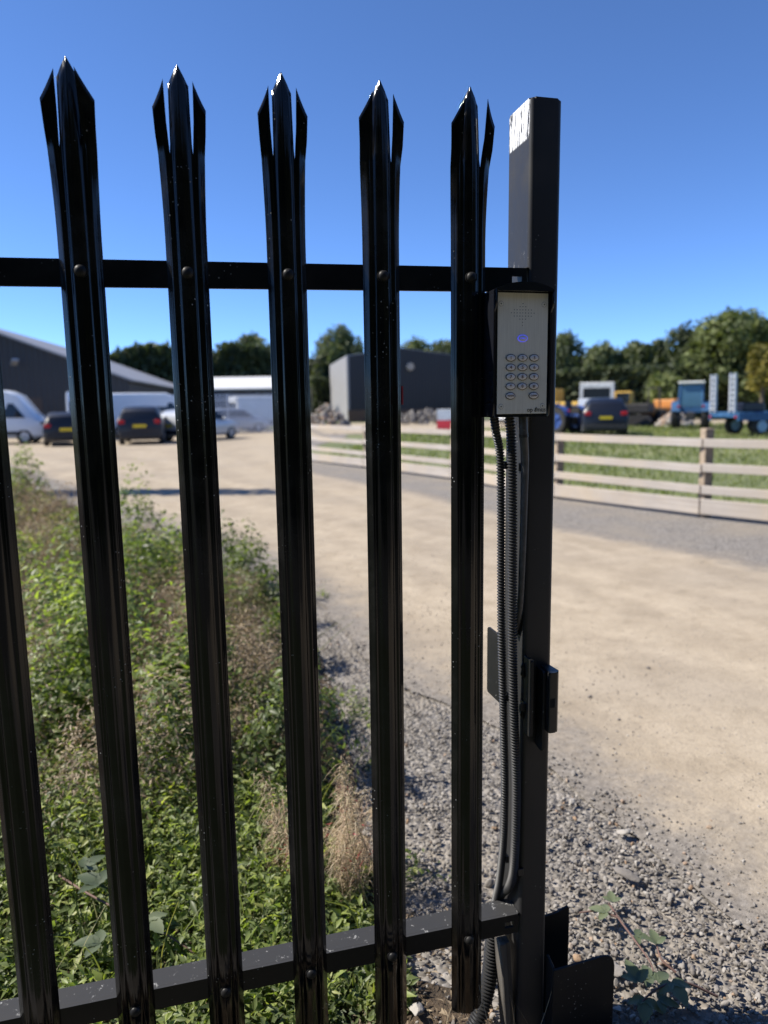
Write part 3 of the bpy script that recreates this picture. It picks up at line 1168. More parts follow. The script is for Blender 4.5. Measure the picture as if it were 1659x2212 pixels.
rows = [(0, 1), (1, 3), (2, 7), (3, 9), (4, 7), (5, 3), (6, 1), (7, 1)]
for rI, cnt in rows:
    for k in range(cnt):
        disc(up(0.495 - 0.0005 * rI + (k - (cnt - 1) / 2) * 0.0564, 0.087 + 0.0254 * rI), 0.00095, 0.00095, FY - 0.0001, FY - 0.00035, "speaker_hole", M_HOLE, 8)
for u, v in ((0.064, 0.091), (0.92, 0.091), (0.078, 0.937), (0.918, 0.936)):
    c = up(u, v)
    s_ = disc(c, 0.0045, 0.0045, FY, FY - 0.0010, "screw", M_STEEL, 18)
    disc(c, 0.0049, 0.0049, FY, FY - 0.0004, "screw_surround", M_KEYRING, 18, 0.0006, par=s_)
    disc(c, 0.0013, 0.0013, FY - 0.0009, FY - 0.0014, "screw_socket", M_HOLE, 6, par=s_)


def key(u, v, txt, size, mat_ring=M_KEYRING, ink=M_KEYINK, rx=0.0100, rz=0.0066):
    c = up(u, v)
    o = disc(c, rx - 0.0014, rz - 0.0012, FY, FY - 0.0021, "key", M_KEY, 28)
    disc(c, rx, rz, FY, FY - 0.0014, "key_surround", mat_ring, 28, 0.0015, par=o)
    text_mesh(txt, size, "key_legend", ink, o, (c[0], FY - 0.00235, c[1]))
    return o


grid = [("1", "2", "3"), ("4", "5", "6"), ("7", "8", "9"), ("*", "0", "#")]
for rI, row in enumerate(grid):
    for cI, ch in enumerate(row):
        key(0.263 + 0.2345 * cI, 0.532 + 0.0790 * rI, ch, 0.0092)
key(0.262, 0.848, "TRADE", 0.0044)
key(0.730, 0.848, "CLEAR", 0.0044)
key(0.494, 0.371, "CALL", 0.0048, M_LED, M_LED)
text_mesh("op", 0.0125, "maker_lettering", M_INK, face, (PL + 0.602 * PWd, FY - 0.0005, PT - 0.968 * PH), align='LEFT', wide=0.92)
text_mesh("t", 0.0160, "maker_lettering", M_INK, face, (PL + 0.735 * PWd, FY - 0.0005, PT - 0.962 * PH), shear=0.5, align='LEFT', wide=0.92)
text_mesh("imus", 0.0125, "maker_lettering", M_INK, face, (PL + 0.775 * PWd, FY - 0.0005, PT - 0.968 * PH), align='LEFT', wide=0.92)
for o in list(face.children):
    o.matrix_parent_inverse = Matrix.Identity(4)

# ------------------------------------------------------------------ conduits
def corrugated(name, pts, r, pitch, mat, label, seg=14):
    _, L = spline(pts, 50)
    n = int(L / pitch) * 4
    C, L = spline(pts, n)
    ph = np.arange(n) % 4
    rad = r * np.where((ph == 0) | (ph == 1), 1.0, 0.72)
    o = sweep(name, C, rad, mat, None, seg)
    for pl in o.data.polygons:
        pl.use_smooth = False
    o.data.set_sharp_from_angle(angle=R(30))
    tag(o, label, "conduit", "conduits running down the gate post")
    return o


A_ = corrugated("corrugated_conduit", [(0.731, 0.006, 1.389), (0.741, 0.018, 1.355), (0.755, 0.030, 1.309), (0.759, 0.032, 1.20), (0.762, 0.032, 0.96), (0.770, 0.034, 0.745), (0.775, 0.036, 0.60), (0.775, 0.040, 0.47), (0.776, 0.062, 0.355), (0.776, 0.088, 0.275), (0.770, 0.090, 0.20)],
                0.0088, 0.0062, M_RUBBER, "thin corrugated black conduit, the one farther from the gate post")
B_ = corrugated("corrugated_conduit", [(0.762, 0.004, 1.389), (0.770, 0.010, 1.335), (0.775, 0.013, 1.20), (0.779, 0.013, 0.91), (0.7845, 0.013, 0.75), (0.7915, 0.014, 0.60), (0.7915, 0.018, 0.44), (0.792, 0.038, 0.360), (0.788, 0.0850, 0.295), (0.785, 0.092, 0.22)],
                0.0100, 0.0062, M_RUBBER, "thicker corrugated black conduit running beside the gate post's corner")
D_ = corrugated("corrugated_duct", [(0.779, 0.088, 0.262), (0.772, 0.085, 0.20), (0.764, 0.078, 0.140), (0.750, 0.066, 0.085), (0.726, 0.052, 0.035), (0.690, 0.040, -0.01), (0.66, 0.03, -0.05)],
                0.0185, 0.0075, M_RUBBER, "wide corrugated duct curving into the soil below the lower rail", 18)
D_["category"] = "duct"
P_ = tube("cable_pipe", [(0.7815, -0.016, 1.392), (0.784, -0.016, 1.350), (0.7935, -0.002, 1.300), (0.7965, 0.006, 1.20), (0.7965, 0.010, 1.10), (0.7975, 0.020, 1.00), (0.799, 0.045, 0.93)], [0.0085, 0.0085, 0.0075, 0.007, 0.0065, 0.006], M_PIPE, None, 14, 60)
tag(P_, "smooth grey black pipe leaving the underside of the intercom", "pipe")
tp = BM().cyl((0.7838, -0.0160, 1.3535), (0.7845, -0.0155, 1.3475), 0.0093, n=16).done("tape_band", M_BOX, P_, 40)
for k, (x, y, z) in enumerate([(0.7757, 0.0131, 1.287), (0.786, 0.0132, 0.785), (0.7905, 0.024, 0.400)]):
    b = BM()
    b.box((x + 0.0155, y - 0.007, z), (0.013, 0.004, 0.016), bevel=0.0006, seg=1)
    b.box((x + 0.0205, y + 0.004, z - 0.003), (0.004, 0.020, 0.022))
    b.done("cable_clip", M_BOX, B_)
for k, (x, y, z) in enumerate([(0.7575, 0.0320, 1.290), (0.7690, 0.0340, 0.800), (0.7755, 0.046, 0.420)]):
    b = BM().box((x + 0.0082, y - 0.008, z), (0.007, 0.004, 0.015), bevel=0.0006, seg=1)
    b.box((x + 0.0102, y + 0.002, z), (0.003, 0.018, 0.015))
    b.done("cable_clip", M_BOX, A_)
# cobwebs and fluff caught on the conduits
rg = np.random.default_rng(5)
n = 140
P0 = np.stack([rg.uniform(0.735, 0.785, n), rg.uniform(-0.02, 0.012, n), rg.uniform(1.362, 1.388, n)], -1)
Dd = unit(rg.normal(size=(n, 3)))
V, F = ribbons(P0, Dd, rg.uniform(0.008, 0.03, n), np.full(n, 0.00018), rg.normal(size=(n, 3)) * 0.008)
o = np_mesh("cobweb", V, F, M_DRY, rnd=np.repeat(rg.random(n), len(V) // n))
tag(o, "tangle of cobweb and fluff under the intercom", "cobweb", kind="stuff")

# timber stump against the post
st = empty("timber_stump", (0.785, 0.045, 0))
tag(st, "split weathered timber stump wedged against the foot of the gate post", "stump")
for k, (xa, xb, w, ya) in enumerate([(0.7735, 0.790, 0.0145, 0.044), (0.7885, 0.7965, 0.013, 0.048)]):
    b = BM()
    q = Matrix.Rotation(0.09 if k == 0 else 0.05, 3, 'Y')
    b.box(((xa + xb) / 2, ya, 0.075), (w, 0.038, 0.30), Matrix.Rotation(-0.07, 3, 'Y'), 0.002, 1)
    o = b.done("split_piece", M_TIMBER)
    o.parent = st
    o.matrix_parent_inverse = Matrix.Translation((-0.785, -0.045, 0))

# ------------------------------------------------------------------ weeds
rg = np.random.default_rng(21)


def plants(xy, height, nleaf, leafL, rg, spread=0.5, wide=0.5, droop=0.25):
    """leafy upright weeds: returns leaf V,F,rnd and stem V,F"""
    n = len(xy)
    az = rg.uniform(0, 2 * math.pi, n)
    lean = rg.uniform(0.0, 0.45, n)
    ax = unit(np.stack([np.cos(az) * lean, np.sin(az) * lean, np.ones(n)], -1))
    tone = np.clip(rg.normal(0.45, 0.2, n), 0, 1)
    k = nleaf
    f = rg.uniform(0.05, 1.0, (n, k))
    base = np.concatenate([xy, np.full((n, 1), -0.01)], 1)
    P = base[:, None] + ax[:, None] * (f * height[:, None])[:, :, None] + rg.normal(size=(n, k, 3)) * np.array([1, 1, 0.3]) * (height[:, None, None] * spread * 0.22)
    a = rg.uniform(0, 2 * math.pi, (n, k))
    el = rg.normal(0.25, 0.5, (n, k))
    d = np.stack([np.cos(a) * np.cos(el), np.sin(a) * np.cos(el), np.sin(el)], -1)
    nr = unit(np.stack([rg.normal(size=(n, k)) * 0.45, rg.normal(size=(n, k)) * 0.45, np.ones((n, k))], -1))
    Lg = leafL[:, None] * rg.uniform(0.45, 1.25, (n, k))
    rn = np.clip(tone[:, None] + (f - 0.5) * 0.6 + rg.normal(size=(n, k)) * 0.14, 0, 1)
    V, F = leaves(P.reshape(-1, 3), d.reshape(-1, 3), nr.reshape(-1, 3), Lg.ravel(), Lg.ravel() * wide * rg.uniform(0.7, 1.2, n * k), 0.22, droop)
    SV, SF = ribbons(base, ax, height * 1.02, np.full(n, 0.0011), rg.normal(size=(n, 3)) * 0.02)
    return V, F, np.repeat(rn.ravel(), 5), SV, SF


def hump(x, y):
    """height of the weed cover"""
    h = 0.10 + 0.09 * np.clip((y - 0.2) / 0.8, 0, 1) - 0.04 * np.clip((y - 1.0) / 0.5, 0, 1) + 0.16 * np.clip((y - 5) / 6, 0, 1)
    h = h * (0.55 + 0.9 * vnoise(x * 2.3, y * 2.3, 4)) * np.clip((weed_edge(y) - x) / 0.25, 0.3, 1)
    return np.maximum(h, 0.03)


def scatter(n, y0, y1, x0, rg, power=1.0):
    y = y0 + (y1 - y0) * rg.random(n) ** power
    x = x0(y) + (weed_edge(y) + 0.05 - x0(y)) * rg.random(n)
    edge = weed_edge(y) + 0.10 * (vnoise(x * 5, y * 5, 8) - 0.6)
    k = x < edge
    return np.stack([x[k], y[k]], -1)


Vs, Fs, Rs, SVs, SFs = [], [], [], [], []
off = soff = 0
dryV, dryF, dryR = [], [], []
doff = 0
leftlim = lambda y: -0.62 - 0.36 * (y + 0.2)


def dry_amount(x, y):
    d = vnoise(x * 1.6 + 3, y * 1.1, 31)
    return np.clip((d - 0.52) / 0.2, 0, 1) * np.clip((y - 1.0) / 0.8, 0.0, 1)


for (n, y0, y1, nl, Lb, wide, sp, hk) in ((2300, 0.13, 1.15, 15, 0.030, 0.42, 0.9, 1.05), (1500, 1.1, 2.6, 14, 0.034, 0.40, 0.9, 1.1), (2000, 2.5, 6.5, 14, 0.042, 0.40, 0.8, 1.1), (2600, 6.0, 17, 14, 0.075, 0.42, 0.6, 1.25)):
    xy = scatter(n, y0, y1, leftlim, rg)
    da = dry_amount(xy[:, 0], xy[:, 1])
    xy = xy[rg.random(len(xy)) > da * 0.8]
    h = hump(xy[:, 0], xy[:, 1]) * rg.uniform(0.55, 1.15, len(xy)) * hk
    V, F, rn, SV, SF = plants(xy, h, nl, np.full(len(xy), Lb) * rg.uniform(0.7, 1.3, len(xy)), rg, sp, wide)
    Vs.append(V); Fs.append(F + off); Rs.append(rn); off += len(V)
    SVs.append(SV); SFs.append(SF + soff); soff += len(SV)
# bigger pointed leaves here and there
xy = scatter(420, 0.16, 3.0, leftlim, rg)
h = hump(xy[:, 0], xy[:, 1])
V, F, rn, SV, SF = plants(xy, h, 5, np.full(len(xy), 0.048), rg, 0.9, 0.34, 0.3)
Vs.append(V); Fs.append(F + off); Rs.append(rn * 0.7); off += len(V)
# low leaves creeping under the rail
xy = np.stack([rg.uniform(-0.75, 0.55, 420), rg.uniform(-0.03, 0.22, 420)], -1)
V, F, rn, SV, SF = plants(xy, np.full(420, 0.05) * rg.uniform(0.4, 1.4, 420), 7, np.full(420, 0.017), rg, 1.2, 0.5)
Vs.append(V); Fs.append(F + off); Rs.append(rn * 0.8); off += len(V)
# stray weeds in the gravel
xy = np.array([(0.80, 1.75), (0.86, 1.9), (0.78, 2.0), (0.9, 1.65), (0.75, 3.3), (0.95, 3.9), (0.8, 3.7), (0.72, 0.62), (0.76, 1.25)])
xy = np.repeat(xy, 9, 0) + rg.normal(size=(81, 2)) * 0.055
V, F, rn, SV, SF = plants(xy, rg.uniform(0.02, 0.09, 81), 9, np.full(81, 0.024), rg, 1.3, 0.5)
Vs.append(V); Fs.append(F + off); Rs.append(rn); off += len(V)
# shrubby mounds standing out of the carpet, green ones and dead brown ones
def mound(cx, cy, Rm, Hm, leafL, m_, rg, narrow=0.42):
    a = rg.uniform(0, 2 * math.pi, m_)
    z = rg.random(m_) ** 0.8
    rr = np.sqrt(np.maximum(0, 1 - z * z)) * rg.uniform(0.55, 1.06, m_)
    lump = 0.68 + 0.62 * vnoise(a * 1.3 + cx * 9, z * 3.1 + cy * 7, 17)
    P = np.stack([cx + np.cos(a) * rr * Rm * lump, cy + np.sin(a) * rr * Rm * lump, z * Hm * lump * rg.uniform(0.75, 1.05, m_)], -1)
    out_ = unit(np.stack([np.cos(a) * rr, np.sin(a) * rr, z * 0.9 + 0.25], -1))
    nr = unit(out_ + rg.normal(size=(m_, 3)) * 0.38)
    d = unit(np.cross(nr, rg.normal(size=(m_, 3))) + np.array([0, 0, 0.25]))
    Lg = leafL * rg.uniform(0.4, 1.2, m_)
    return leaves(P, d, nr, Lg, Lg * narrow * rg.uniform(0.6, 1.2, m_), 0.22, 0.25)


MG = [(0.42, 4.0, 0.26, 0.46), (0.30, 4.5, 0.30, 0.50), (0.50, 3.3, 0.24, 0.36), (0.52, 2.5, 0.22, 0.33), (0.46, 1.75, 0.20, 0.28), (0.15, 3.1, 0.32, 0.42), (-0.05, 4.6, 0.4, 0.50)]
MB_ = [(0.12, 2.45, 0.24, 0.50), (0.02, 3.2, 0.26, 0.52), (-0.12, 2.0, 0.22, 0.38), (-0.75, 1.9, 0.30, 0.40), (-0.55, 2.4, 0.26, 0.42), (-0.9, 3.2, 0.36, 0.52), (0.34, 2.2, 0.16, 0.36), (-1.3, 4.6, 0.4, 0.6), (-0.6, 5.2, 0.4, 0.55), (0.52, 1.3, 0.12, 0.20)]
for _ in range(70):
    yy = 1.15 + 9.5 * rg.random() ** 1.5
    lo = leftlim(yy)
    xx = lo + (weed_edge(yy) - 0.12 - lo) * rg.random()
    rr_ = rg.uniform(0.16, 0.34) * (1 + yy * 0.05)
    (MB_ if rg.random() < 0.58 else MG).append((xx, yy, rr_, rr_ * rg.uniform(1.2, 2.1)))
for q, (cx, cy, Rm, Hm) in enumerate(MG):
    m_ = 900 if cy < 3 else 650
    V, F = mound(cx, cy, Rm, Hm, 0.036 + 0.005 * cy, m_, rg, 0.5)
    base_t = rg.uniform(0.25, 0.72)
    Vs.append(V); Fs.append(F + off); Rs.append(np.repeat(np.clip(base_t + rg.normal(size=m_) * 0.16, 0, 1), 5)); off += len(V)
for q, (cx, cy, Rm, Hm) in enumerate(MB_):
    m_ = 1200 if cy < 3 else 900
    V, F = mound(cx, cy, Rm, Hm, 0.020 + 0.004 * cy, m_, rg, 0.30)
    dryV.append(V); dryF.append(F + doff); dryR.append(np.repeat(np.clip(rg.uniform(0.35, 0.6) + rg.normal(size=m_) * 0.16, 0, 0.92), 5)); doff += len(V)
# long grass blades and tall seeding stalks among them
n = 900
yb = 0.35 + 9 * rg.random(n) ** 1.6
xb = leftlim(yb) + (weed_edge(yb) - leftlim(yb)) * rg.random(n)
P0 = np.stack([xb, yb, np.zeros(n)], -1)
Dd = unit(np.stack([rg.normal(size=n) * 0.45, rg.normal(size=n) * 0.45, np.ones(n)], -1))
hb = rg.uniform(0.12, 0.36, n) * (0.7 + 0.12 * np.minimum(yb, 5))
V, F = ribbons(P0, Dd, hb, np.full(n, 0.0022), rg.normal(size=(n, 3)) * 0.08 - np.array([0, 0, 0.05]), 4)
V4, F4 = V, F
o = np_mesh("grass", V4, F4, M_GRASS, rnd=np.repeat(rg.uniform(0.3, 1.0, n), len(V4) // n))
tag(o, "long arching grass blades growing through the weed bank", "grass", kind="stuff")
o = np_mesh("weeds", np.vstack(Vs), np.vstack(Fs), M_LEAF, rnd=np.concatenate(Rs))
tag(o, "thick bank of leafy green weeds behind the palisade fence", "weeds", kind="stuff")
o = np_mesh("weed_stems", np.vstack(SVs), np.vstack(SFs), plain("weed_stem", (0.10, 0.11, 0.04), 0.6))
tag(o, "thin upright stems among the leafy green weeds", "weeds", kind="stuff")

# dead, seeding weeds in brown patches
for (n, y0, y1, m_, L0, hk) in ((900, 1.1, 3.6, 34, 0.020, 1.9), (900, 3.2, 8.0, 26, 0.034, 2.0), (800, 7, 17, 20, 0.06, 1.6)):
    xy = scatter(n * 2, y0, y1, leftlim, rg)
    da = dry_amount(xy[:, 0], xy[:, 1])
    xy = xy[rg.random(len(xy)) < da]
    h = hump(xy[:, 0], xy[:, 1]) * rg.uniform(0.7, 1.25, len(xy)) * hk
    k = len(xy)
    f = rg.random((k, m_)) ** 0.7
    base = np.concatenate([xy, np.zeros((k, 1))], 1)
    ax = unit(np.stack([rg.normal(size=k) * 0.2, rg.normal(size=k) * 0.2, np.ones(k)], -1))
    P = base[:, None] + ax[:, None] * (f * h[:, None])[:, :, None] + rg.normal(size=(k, m_, 3)) * 0.022
    D = unit(rg.normal(size=(k, m_, 3)) + np.array([0, 0, 0.5]))
    V, F = leaves(P.reshape(-1, 3), D.reshape(-1, 3), unit(rg.normal(size=(k * m_, 3))), L0 * rg.uniform(0.4, 1.1, k * m_), L0 * 0.28 * rg.uniform(0.5, 1.2, k * m_), 0.3, 0.2)
    dryV.append(V); dryF.append(F + doff); dryR.append(np.repeat(np.clip(rg.normal(0.45, 0.2, k * m_), 0, 0.95), 5)); doff += len(V)
# leaf litter and twigs on the soil along the fence
n = 2600
P = np.stack([rg.uniform(-0.7, 0.80, n), rg.uniform(-0.08, 0.45, n), rg.uniform(-0.006, 0.014, n)], -1)
D = unit(np.stack([rg.normal(size=n), rg.normal(size=n), rg.normal(size=n) * 0.25], -1))
V, F = leaves(P, D, unit(rg.normal(size=(n, 3)) * 0.5 + np.array([0, 0, 1])), rg.uniform(0.006, 0.028, n), rg.uniform(0.003, 0.010, n), 0.3, 0.25)
dryV.append(V); dryF.append(F + doff); dryR.append(np.repeat(np.clip(rg.normal(0.35, 0.2, n), 0, 0.92), 5)); doff += len(V)
o = np_mesh("dry_weeds", np.vstack(dryV), np.vstack(dryF), M_DRY, rnd=np.concatenate(dryR))
tag(o, "brown dead seeding weeds and leaf litter among the green ones", "weeds", kind="stuff")

# dried willowherb plants with curled pods
def willowherb(label, stems, seed, red=10):
    rg = np.random.default_rng(seed)
    root = empty("dried_willowherb", (stems[0][0][0], stems[0][0][1], 0))
    tag(root, label, "weed", "dried willowherb plants by the fence")
    inv = Matrix.Translation((-stems[0][0][0], -stems[0][0][1], 0))
    PV, PF, PR_, po = [], [], [], 0
    RV, RF, ro = [], [], 0
    for a, b_, dens in stems:
        a, b_ = np.array(a), np.array(b_)
        mid = (a + b_) / 2 + rg.normal(size=3) * 0.012
        o = tube("stem", [a, mid, b_], [0.0021, 0.0015, 0.0008], M_STALK, None, 6, 14)
        o.parent = root
        o.matrix_parent_inverse = inv
        n = dens
        tt = rg.uniform(0.12, 1.0, n)
        P0 = a + (b_ - a) * tt[:, None] + (mid - (a + b_) / 2) * (4 * tt * (1 - tt))[:, None] + rg.normal(size=(n, 3)) * np.array([0.012, 0.012, 0.004])
        aa = rg.uniform(0, 2 * math.pi, n)
        D = unit(np.stack([np.cos(aa), np.sin(aa), rg.uniform(0.2, 1.6, n)], -1))
        Lh = rg.uniform(0.012, 0.034, n)
        bend = np.stack([np.cos(aa) * 0.8, np.sin(aa) * 0.8, -rg.uniform(1.2, 2.6, n)], -1) * Lh[:, None] * rg.uniform(0.5, 1.2, n)[:, None]
        V, F = ribbons(P0, D, Lh, np.full(n, 0.0011), bend, 6)
        PV.append(V); PF.append(F + po); po += len(V)
        PR_.append(np.repeat(np.clip(rg.normal(0.74, 0.15, n), 0.2, 0.95), len(V) // n))
        k = max(2, n // 40)
        tt = rg.uniform(0.1, 0.8, k)
        P0 = a + (b_ - a) * tt[:, None]
        aa = rg.uniform(0, 2 * math.pi, k)
        D = np.stack([np.cos(aa), np.sin(aa), rg.uniform(-0.5, 0.5, k)], -1)
        V, F = leaves(P0, D, unit(rg.normal(size=(k, 3)) + np.array([0, 0, 1])), rg.uniform(0.018, 0.034, k), rg.uniform(0.004, 0.007, k))
        RV.append(V); RF.append(F + ro); ro += len(V)
    o = np_mesh("seed_pods", np.vstack(PV), np.vstack(PF), M_POD, root, rnd=np.concatenate(PR_))
    o["kind"] = "stuff"
    o.matrix_parent_inverse = inv
    V = np.vstack(RV)
    o = np_mesh("red_leaves", V, np.vstack(RF), M_RED, root, rnd=np.repeat(rg.random(len(V) // 5), 5))
    o.matrix_parent_inverse = inv
    return root


st_ = []
for k in range(13):
    bx, by = 0.52 + rg.normal() * 0.05, 0.58 + rg.normal() * 0.05
    hh = [0.44, 0.42, 0.33, 0.36, 0.30, 0.26, 0.22, 0.20, 0.28, 0.18, 0.16, 0.24, 0.15][k]
    tx = [0.497, 0.517, 0.545, 0.50, 0.57, 0.60, 0.62, 0.48, 0.53, 0.64, 0.58, 0.62, 0.47][k]
    st_.append(((bx, by, 0.0), (tx, by + rg.normal() * 0.03, hh), 190))
willowherb("tall pale dried willowherb between the third and fourth whole pales", st_, 41)
st_ = []
for k in range(8):
    bx, by = 0.36 + rg.normal() * 0.05, 0.66 + rg.normal() * 0.04
    tx, hh = [(0.292, 0.37), (0.30, 0.34), (0.33, 0.33), (0.37, 0.30), (0.385, 0.24), (0.33, 0.22), (0.36, 0.18), (0.40, 0.15)][k]
    st_.append(((bx, by, 0.0), (tx, by + rg.normal() * 0.03, hh), 130))
willowherb("shorter dried willowherb with red leaves leaning among green weeds", st_, 42)

# brambles
def bramble(label, runs, trifol, seed, group="bramble runners on the ground"):
    rg = np.random.default_rng(seed)
    x0, y0 = runs[0][0][0], runs[0][0][1]
    root = empty("bramble", (x0, y0, 0))
    tag(root, label, "bramble", group)
    inv = Matrix.Translation((-x0, -y0, 0))
    for pts in runs:
        o = tube("stem", pts, [0.0032, 0.0028, 0.0018], M_TWIG, root, 7, 40)
        o.matrix_parent_inverse = inv
    for (c, yaw, size, tilt) in trifol:
        V, F = [], []
        for k, da in enumerate((-1.25, 0.0, 1.25)):
            a = yaw + da
            d = np.array([math.cos(a), math.sin(a), 0.10 + tilt])
            d /= np.linalg.norm(d)
            s = np.cross(d, [0, 0, 1.0]); s /= np.linalg.norm(s)
            nn = np.cross(s, d)
            L = size * (1.1 if k == 1 else 0.85)
            wv = L * 0.62
            base = len(V)
            rowsN = 9
            for q in range(rowsN + 1):
                tq = q / rowsN
                half = wv * 0.5 * (math.sin(math.pi * min(1, tq * 0.98 + 0.02) ** 0.75)) ** 0.8
                half *= (1.0 + (0.10 if q % 2 else -0.06))
                ctr = np.array(c) + d * L * tq - nn * L * 0.22 * tq * tq
                for sd, up_ in ((-1, 0.22), (-0.5, 0.06), (0, 0.0), (0.5, 0.06), (1, 0.22)):
                    pv = ctr + s * sd * half + nn * half * (up_ - 0.05 * ((q % 2) * abs(sd)))
                    V.append(pv)
            for q in range(rowsN):
                for r_ in range(4):
                    i = base + q * 5 + r_
                    F.append((i, i + 1, i + 6, i + 5))
        V = np.array(V)
        o = np_mesh("leaf", V, np.array(F), M_BRAM, root, rnd=np.full(len(V), rg.uniform(0.2, 1)), smooth=True)
        o.matrix_parent_inverse = inv
    return root


bramble("bramble runner with pale three part leaves trailing over the gravel",
        [[(1.225, 0.33, 0.012), (1.205, 0.245, 0.03), (1.200, 0.165, 0.032), (1.195, 0.09, 0.03), (1.175, 0.05, 0.022)], [(1.207, 0.25, 0.03), (1.17, 0.285, 0.034), (1.12, 0.31, 0.02)]],
        [((1.178, 0.268, 0.042), 2.4, 0.044, 0.0), ((1.215, 0.185, 0.03), -0.6, 0.036, 0.0), ((1.165, 0.050, 0.035), 2.7, 0.045, 0.1), ((1.175, 0.035, 0.035), 0.4, 0.042, 0.0), ((1.225, 0.315, 0.03), 1.2, 0.034, 0.3)], 51)
bramble("bramble with large drooping dark leaves beside the foot bracket",
        [[(1.30, -0.02, 0.012), (1.22, 0.0, 0.05), (1.14, -0.01, 0.06), (1.07, -0.03, 0.04)], [(1.245, 0.06, 0.02), (1.225, 0.09, 0.035), (1.235, 0.13, 0.05)]],
        [((1.185, -0.005, 0.062), -1.6, 0.054, -0.1), ((1.10, 0.005, 0.075), 1.6, 0.048, 0.5), ((1.105, -0.02, 0.05), -2.2, 0.050, -0.2), ((1.135, -0.03, 0.05), -0.6, 0.04, 0.0), ((1.235, 0.125, 0.05), 1.4, 0.036, 0.4)], 52)
bramble("bramble with broad pale green leaves in the weeds behind the lower rail",
        [[(-0.30, 0.75, 0.10), (-0.16, 0.55, 0.14), (0.02, 0.42, 0.10), (0.16, 0.33, 0.03)]],
        [((-0.150, 0.560, 0.17), 2.5, 0.066, 0.2), ((-0.10, 0.520, 0.16), -0.4, 0.066, 0.1), ((-0.13, 0.40, 0.12), 2.9, 0.058, 0.1), ((-0.02, 0.44, 0.13), -0.9, 0.060, 0.0), ((-0.20, 0.66, 0.16), 0.6, 0.055, 0.2)], 53)

# dry grass stalks by the post
n = 26
P0 = np.stack([rg.uniform(0.60, 0.92, n), rg.uniform(-0.10, 0.12, n), np.zeros(n)], -1)
P0[:6] = np.array([[0.80, -0.03, 0.0], [0.805, -0.035, 0], [0.62, 0.02, 0], [0.63, 0.0, 0], [0.87, -0.06, 0], [0.64, 0.05, 0]])
Dd = unit(np.stack([rg.normal(size=n) * 0.55, rg.normal(size=n) * 0.3, np.ones(n)], -1))
V, F = ribbons(P0, Dd, rg.uniform(0.05, 0.17, n), np.full(n, 0.0010), rg.normal(size=(n, 3)) * 0.03, 6)
o = np_mesh("grass", V, F, M_DRY, rnd=np.repeat(rg.uniform(0.6, 0.92, n), len(V) // n))
tag(o, "dry straw grass stalks round the foot of the gate post", "grass", kind="stuff")

# ------------------------------------------------------------------ field grass
rg = np.random.default_rng(31)
n = 42000
D_l = 5.6 + 34 * rg.random(n) ** 1.5
fx = rg.uniform(2.5, 34, n)
fline = np.interp(D_l, [2.0, 5.6, 6.4, 8.6, 12, 17.5, 19.5, 37], [8.6, 6.6, 6.2, 5.45, 4.85, 3.05, 3.4, 9.5])
k = (fx > fline + 0.1) & (fx < 8 + D_l * 0.95)
fx, fy = fx[k], D_l[k]
n = len(fx)
sc = 0.075 + 0.0012 * fy
P0 = np.stack([fx, fy, np.full(n, -0.03)], -1)
Dd = unit(np.stack([rg.normal(size=n) * 0.4, rg.normal(size=n) * 0.4, np.ones(n)], -1))
hh = sc * rg.uniform(0.5, 1.3, n) * (0.5 + vnoise(fx * 0.9, fy * 0.9, 6))
V, F = ribbons(P0, Dd, hh, 0.006 + 0.0010 * fy, rg.normal(size=(n, 3)) * sc[:, None] * 0.4, 2)
tone = np.clip(0.25 + 0.5 * vnoise(fx * 0.6, fy * 0.6, 12) + rg.normal(size=n) * 0.15, 0, 1)
o = np_mesh("grass", V, F, M_GRASS, rnd=np.repeat(tone, len(V) // n))
tag(o, "rough green grass of the field beyond the timber rail fence", "grass", kind="stuff")

# ------------------------------------------------------------------ timber rail fence
line = [(8.9, 1.2), (7.55, 3.55), (6.12, 6.30), (5.32, 8.62), (4.78, 11.9), (3.75, 15.2), (2.75, 18.4)]
rf = empty("rail_fence", (6.0, 6.4, 0))
tag(rf, "low pale timber rail fence along the far side of the drive", "fence")
RINV = Matrix.Translation((-6.0, -6.4, 0))
for i, (x, y) in enumerate(line):
    hp = 1.12 if i in (2, 4) else random.uniform(0.96, 1.04)
    b = BM().box((x + 0.07, y + 0.03, hp / 2 - 0.05), (0.125, 0.11, hp + 0.05), Matrix.Rotation(random.uniform(-.03, .03), 3, 'Y'), 0.008, 1)
    o = b.done("post", plain("brown_post_timber", (0.30, 0.235, 0.17), 0.85, vary=0.3, scale=20))
    o.parent = rf
    o.matrix_parent_inverse = RINV
for i in range(len(line) - 1):
    a, c = Vector((*line[i], 0)), Vector((*line[i + 1], 0))
    d = (c - a).normalized()
    nrm = Vector((-d.y, d.x, 0))
    for zc, hgt in ((0.922, 0.104), (0.612, 0.104), (0.340, 0.104), (0.118, 0.19)):
        j = random.uniform(-.012, .012)
        A = a + nrm * 0.012 - d * 0.0
        B = c + nrm * 0.012
        if nrm.x > 0:
            A, B = a - nrm * 0.012, c - nrm * 0.012
        A.z, B.z = zc + j, zc + random.uniform(-.012, .012)
        A += d * 0.006
        B -= d * 0.006
        q = BM()
        L = (B - A).length
        q.box((L / 2, 0, 0), (L, 0.042, hgt), None, 0.005, 1)
        o = q.done("rail", M_FTIMB)
        dd = (B - A).normalized()
        mw = dd.to_track_quat('X', 'Z').to_matrix().to_4x4()
        mw.translation = A
        o.parent = rf
        o.matrix_basis = RINV @ mw

# ------------------------------------------------------------------ background: survey helper
def spot(lat, dist, z=0.0):
    """a place lat metres to the right of and dist metres out from the gate, along the drive's heading"""
    c_, s_ = math.cos(YAW), math.sin(YAW)
    return Vector((0.19 + lat * c_ + dist * s_, -1.29 - lat * s_ + dist * c_, z))


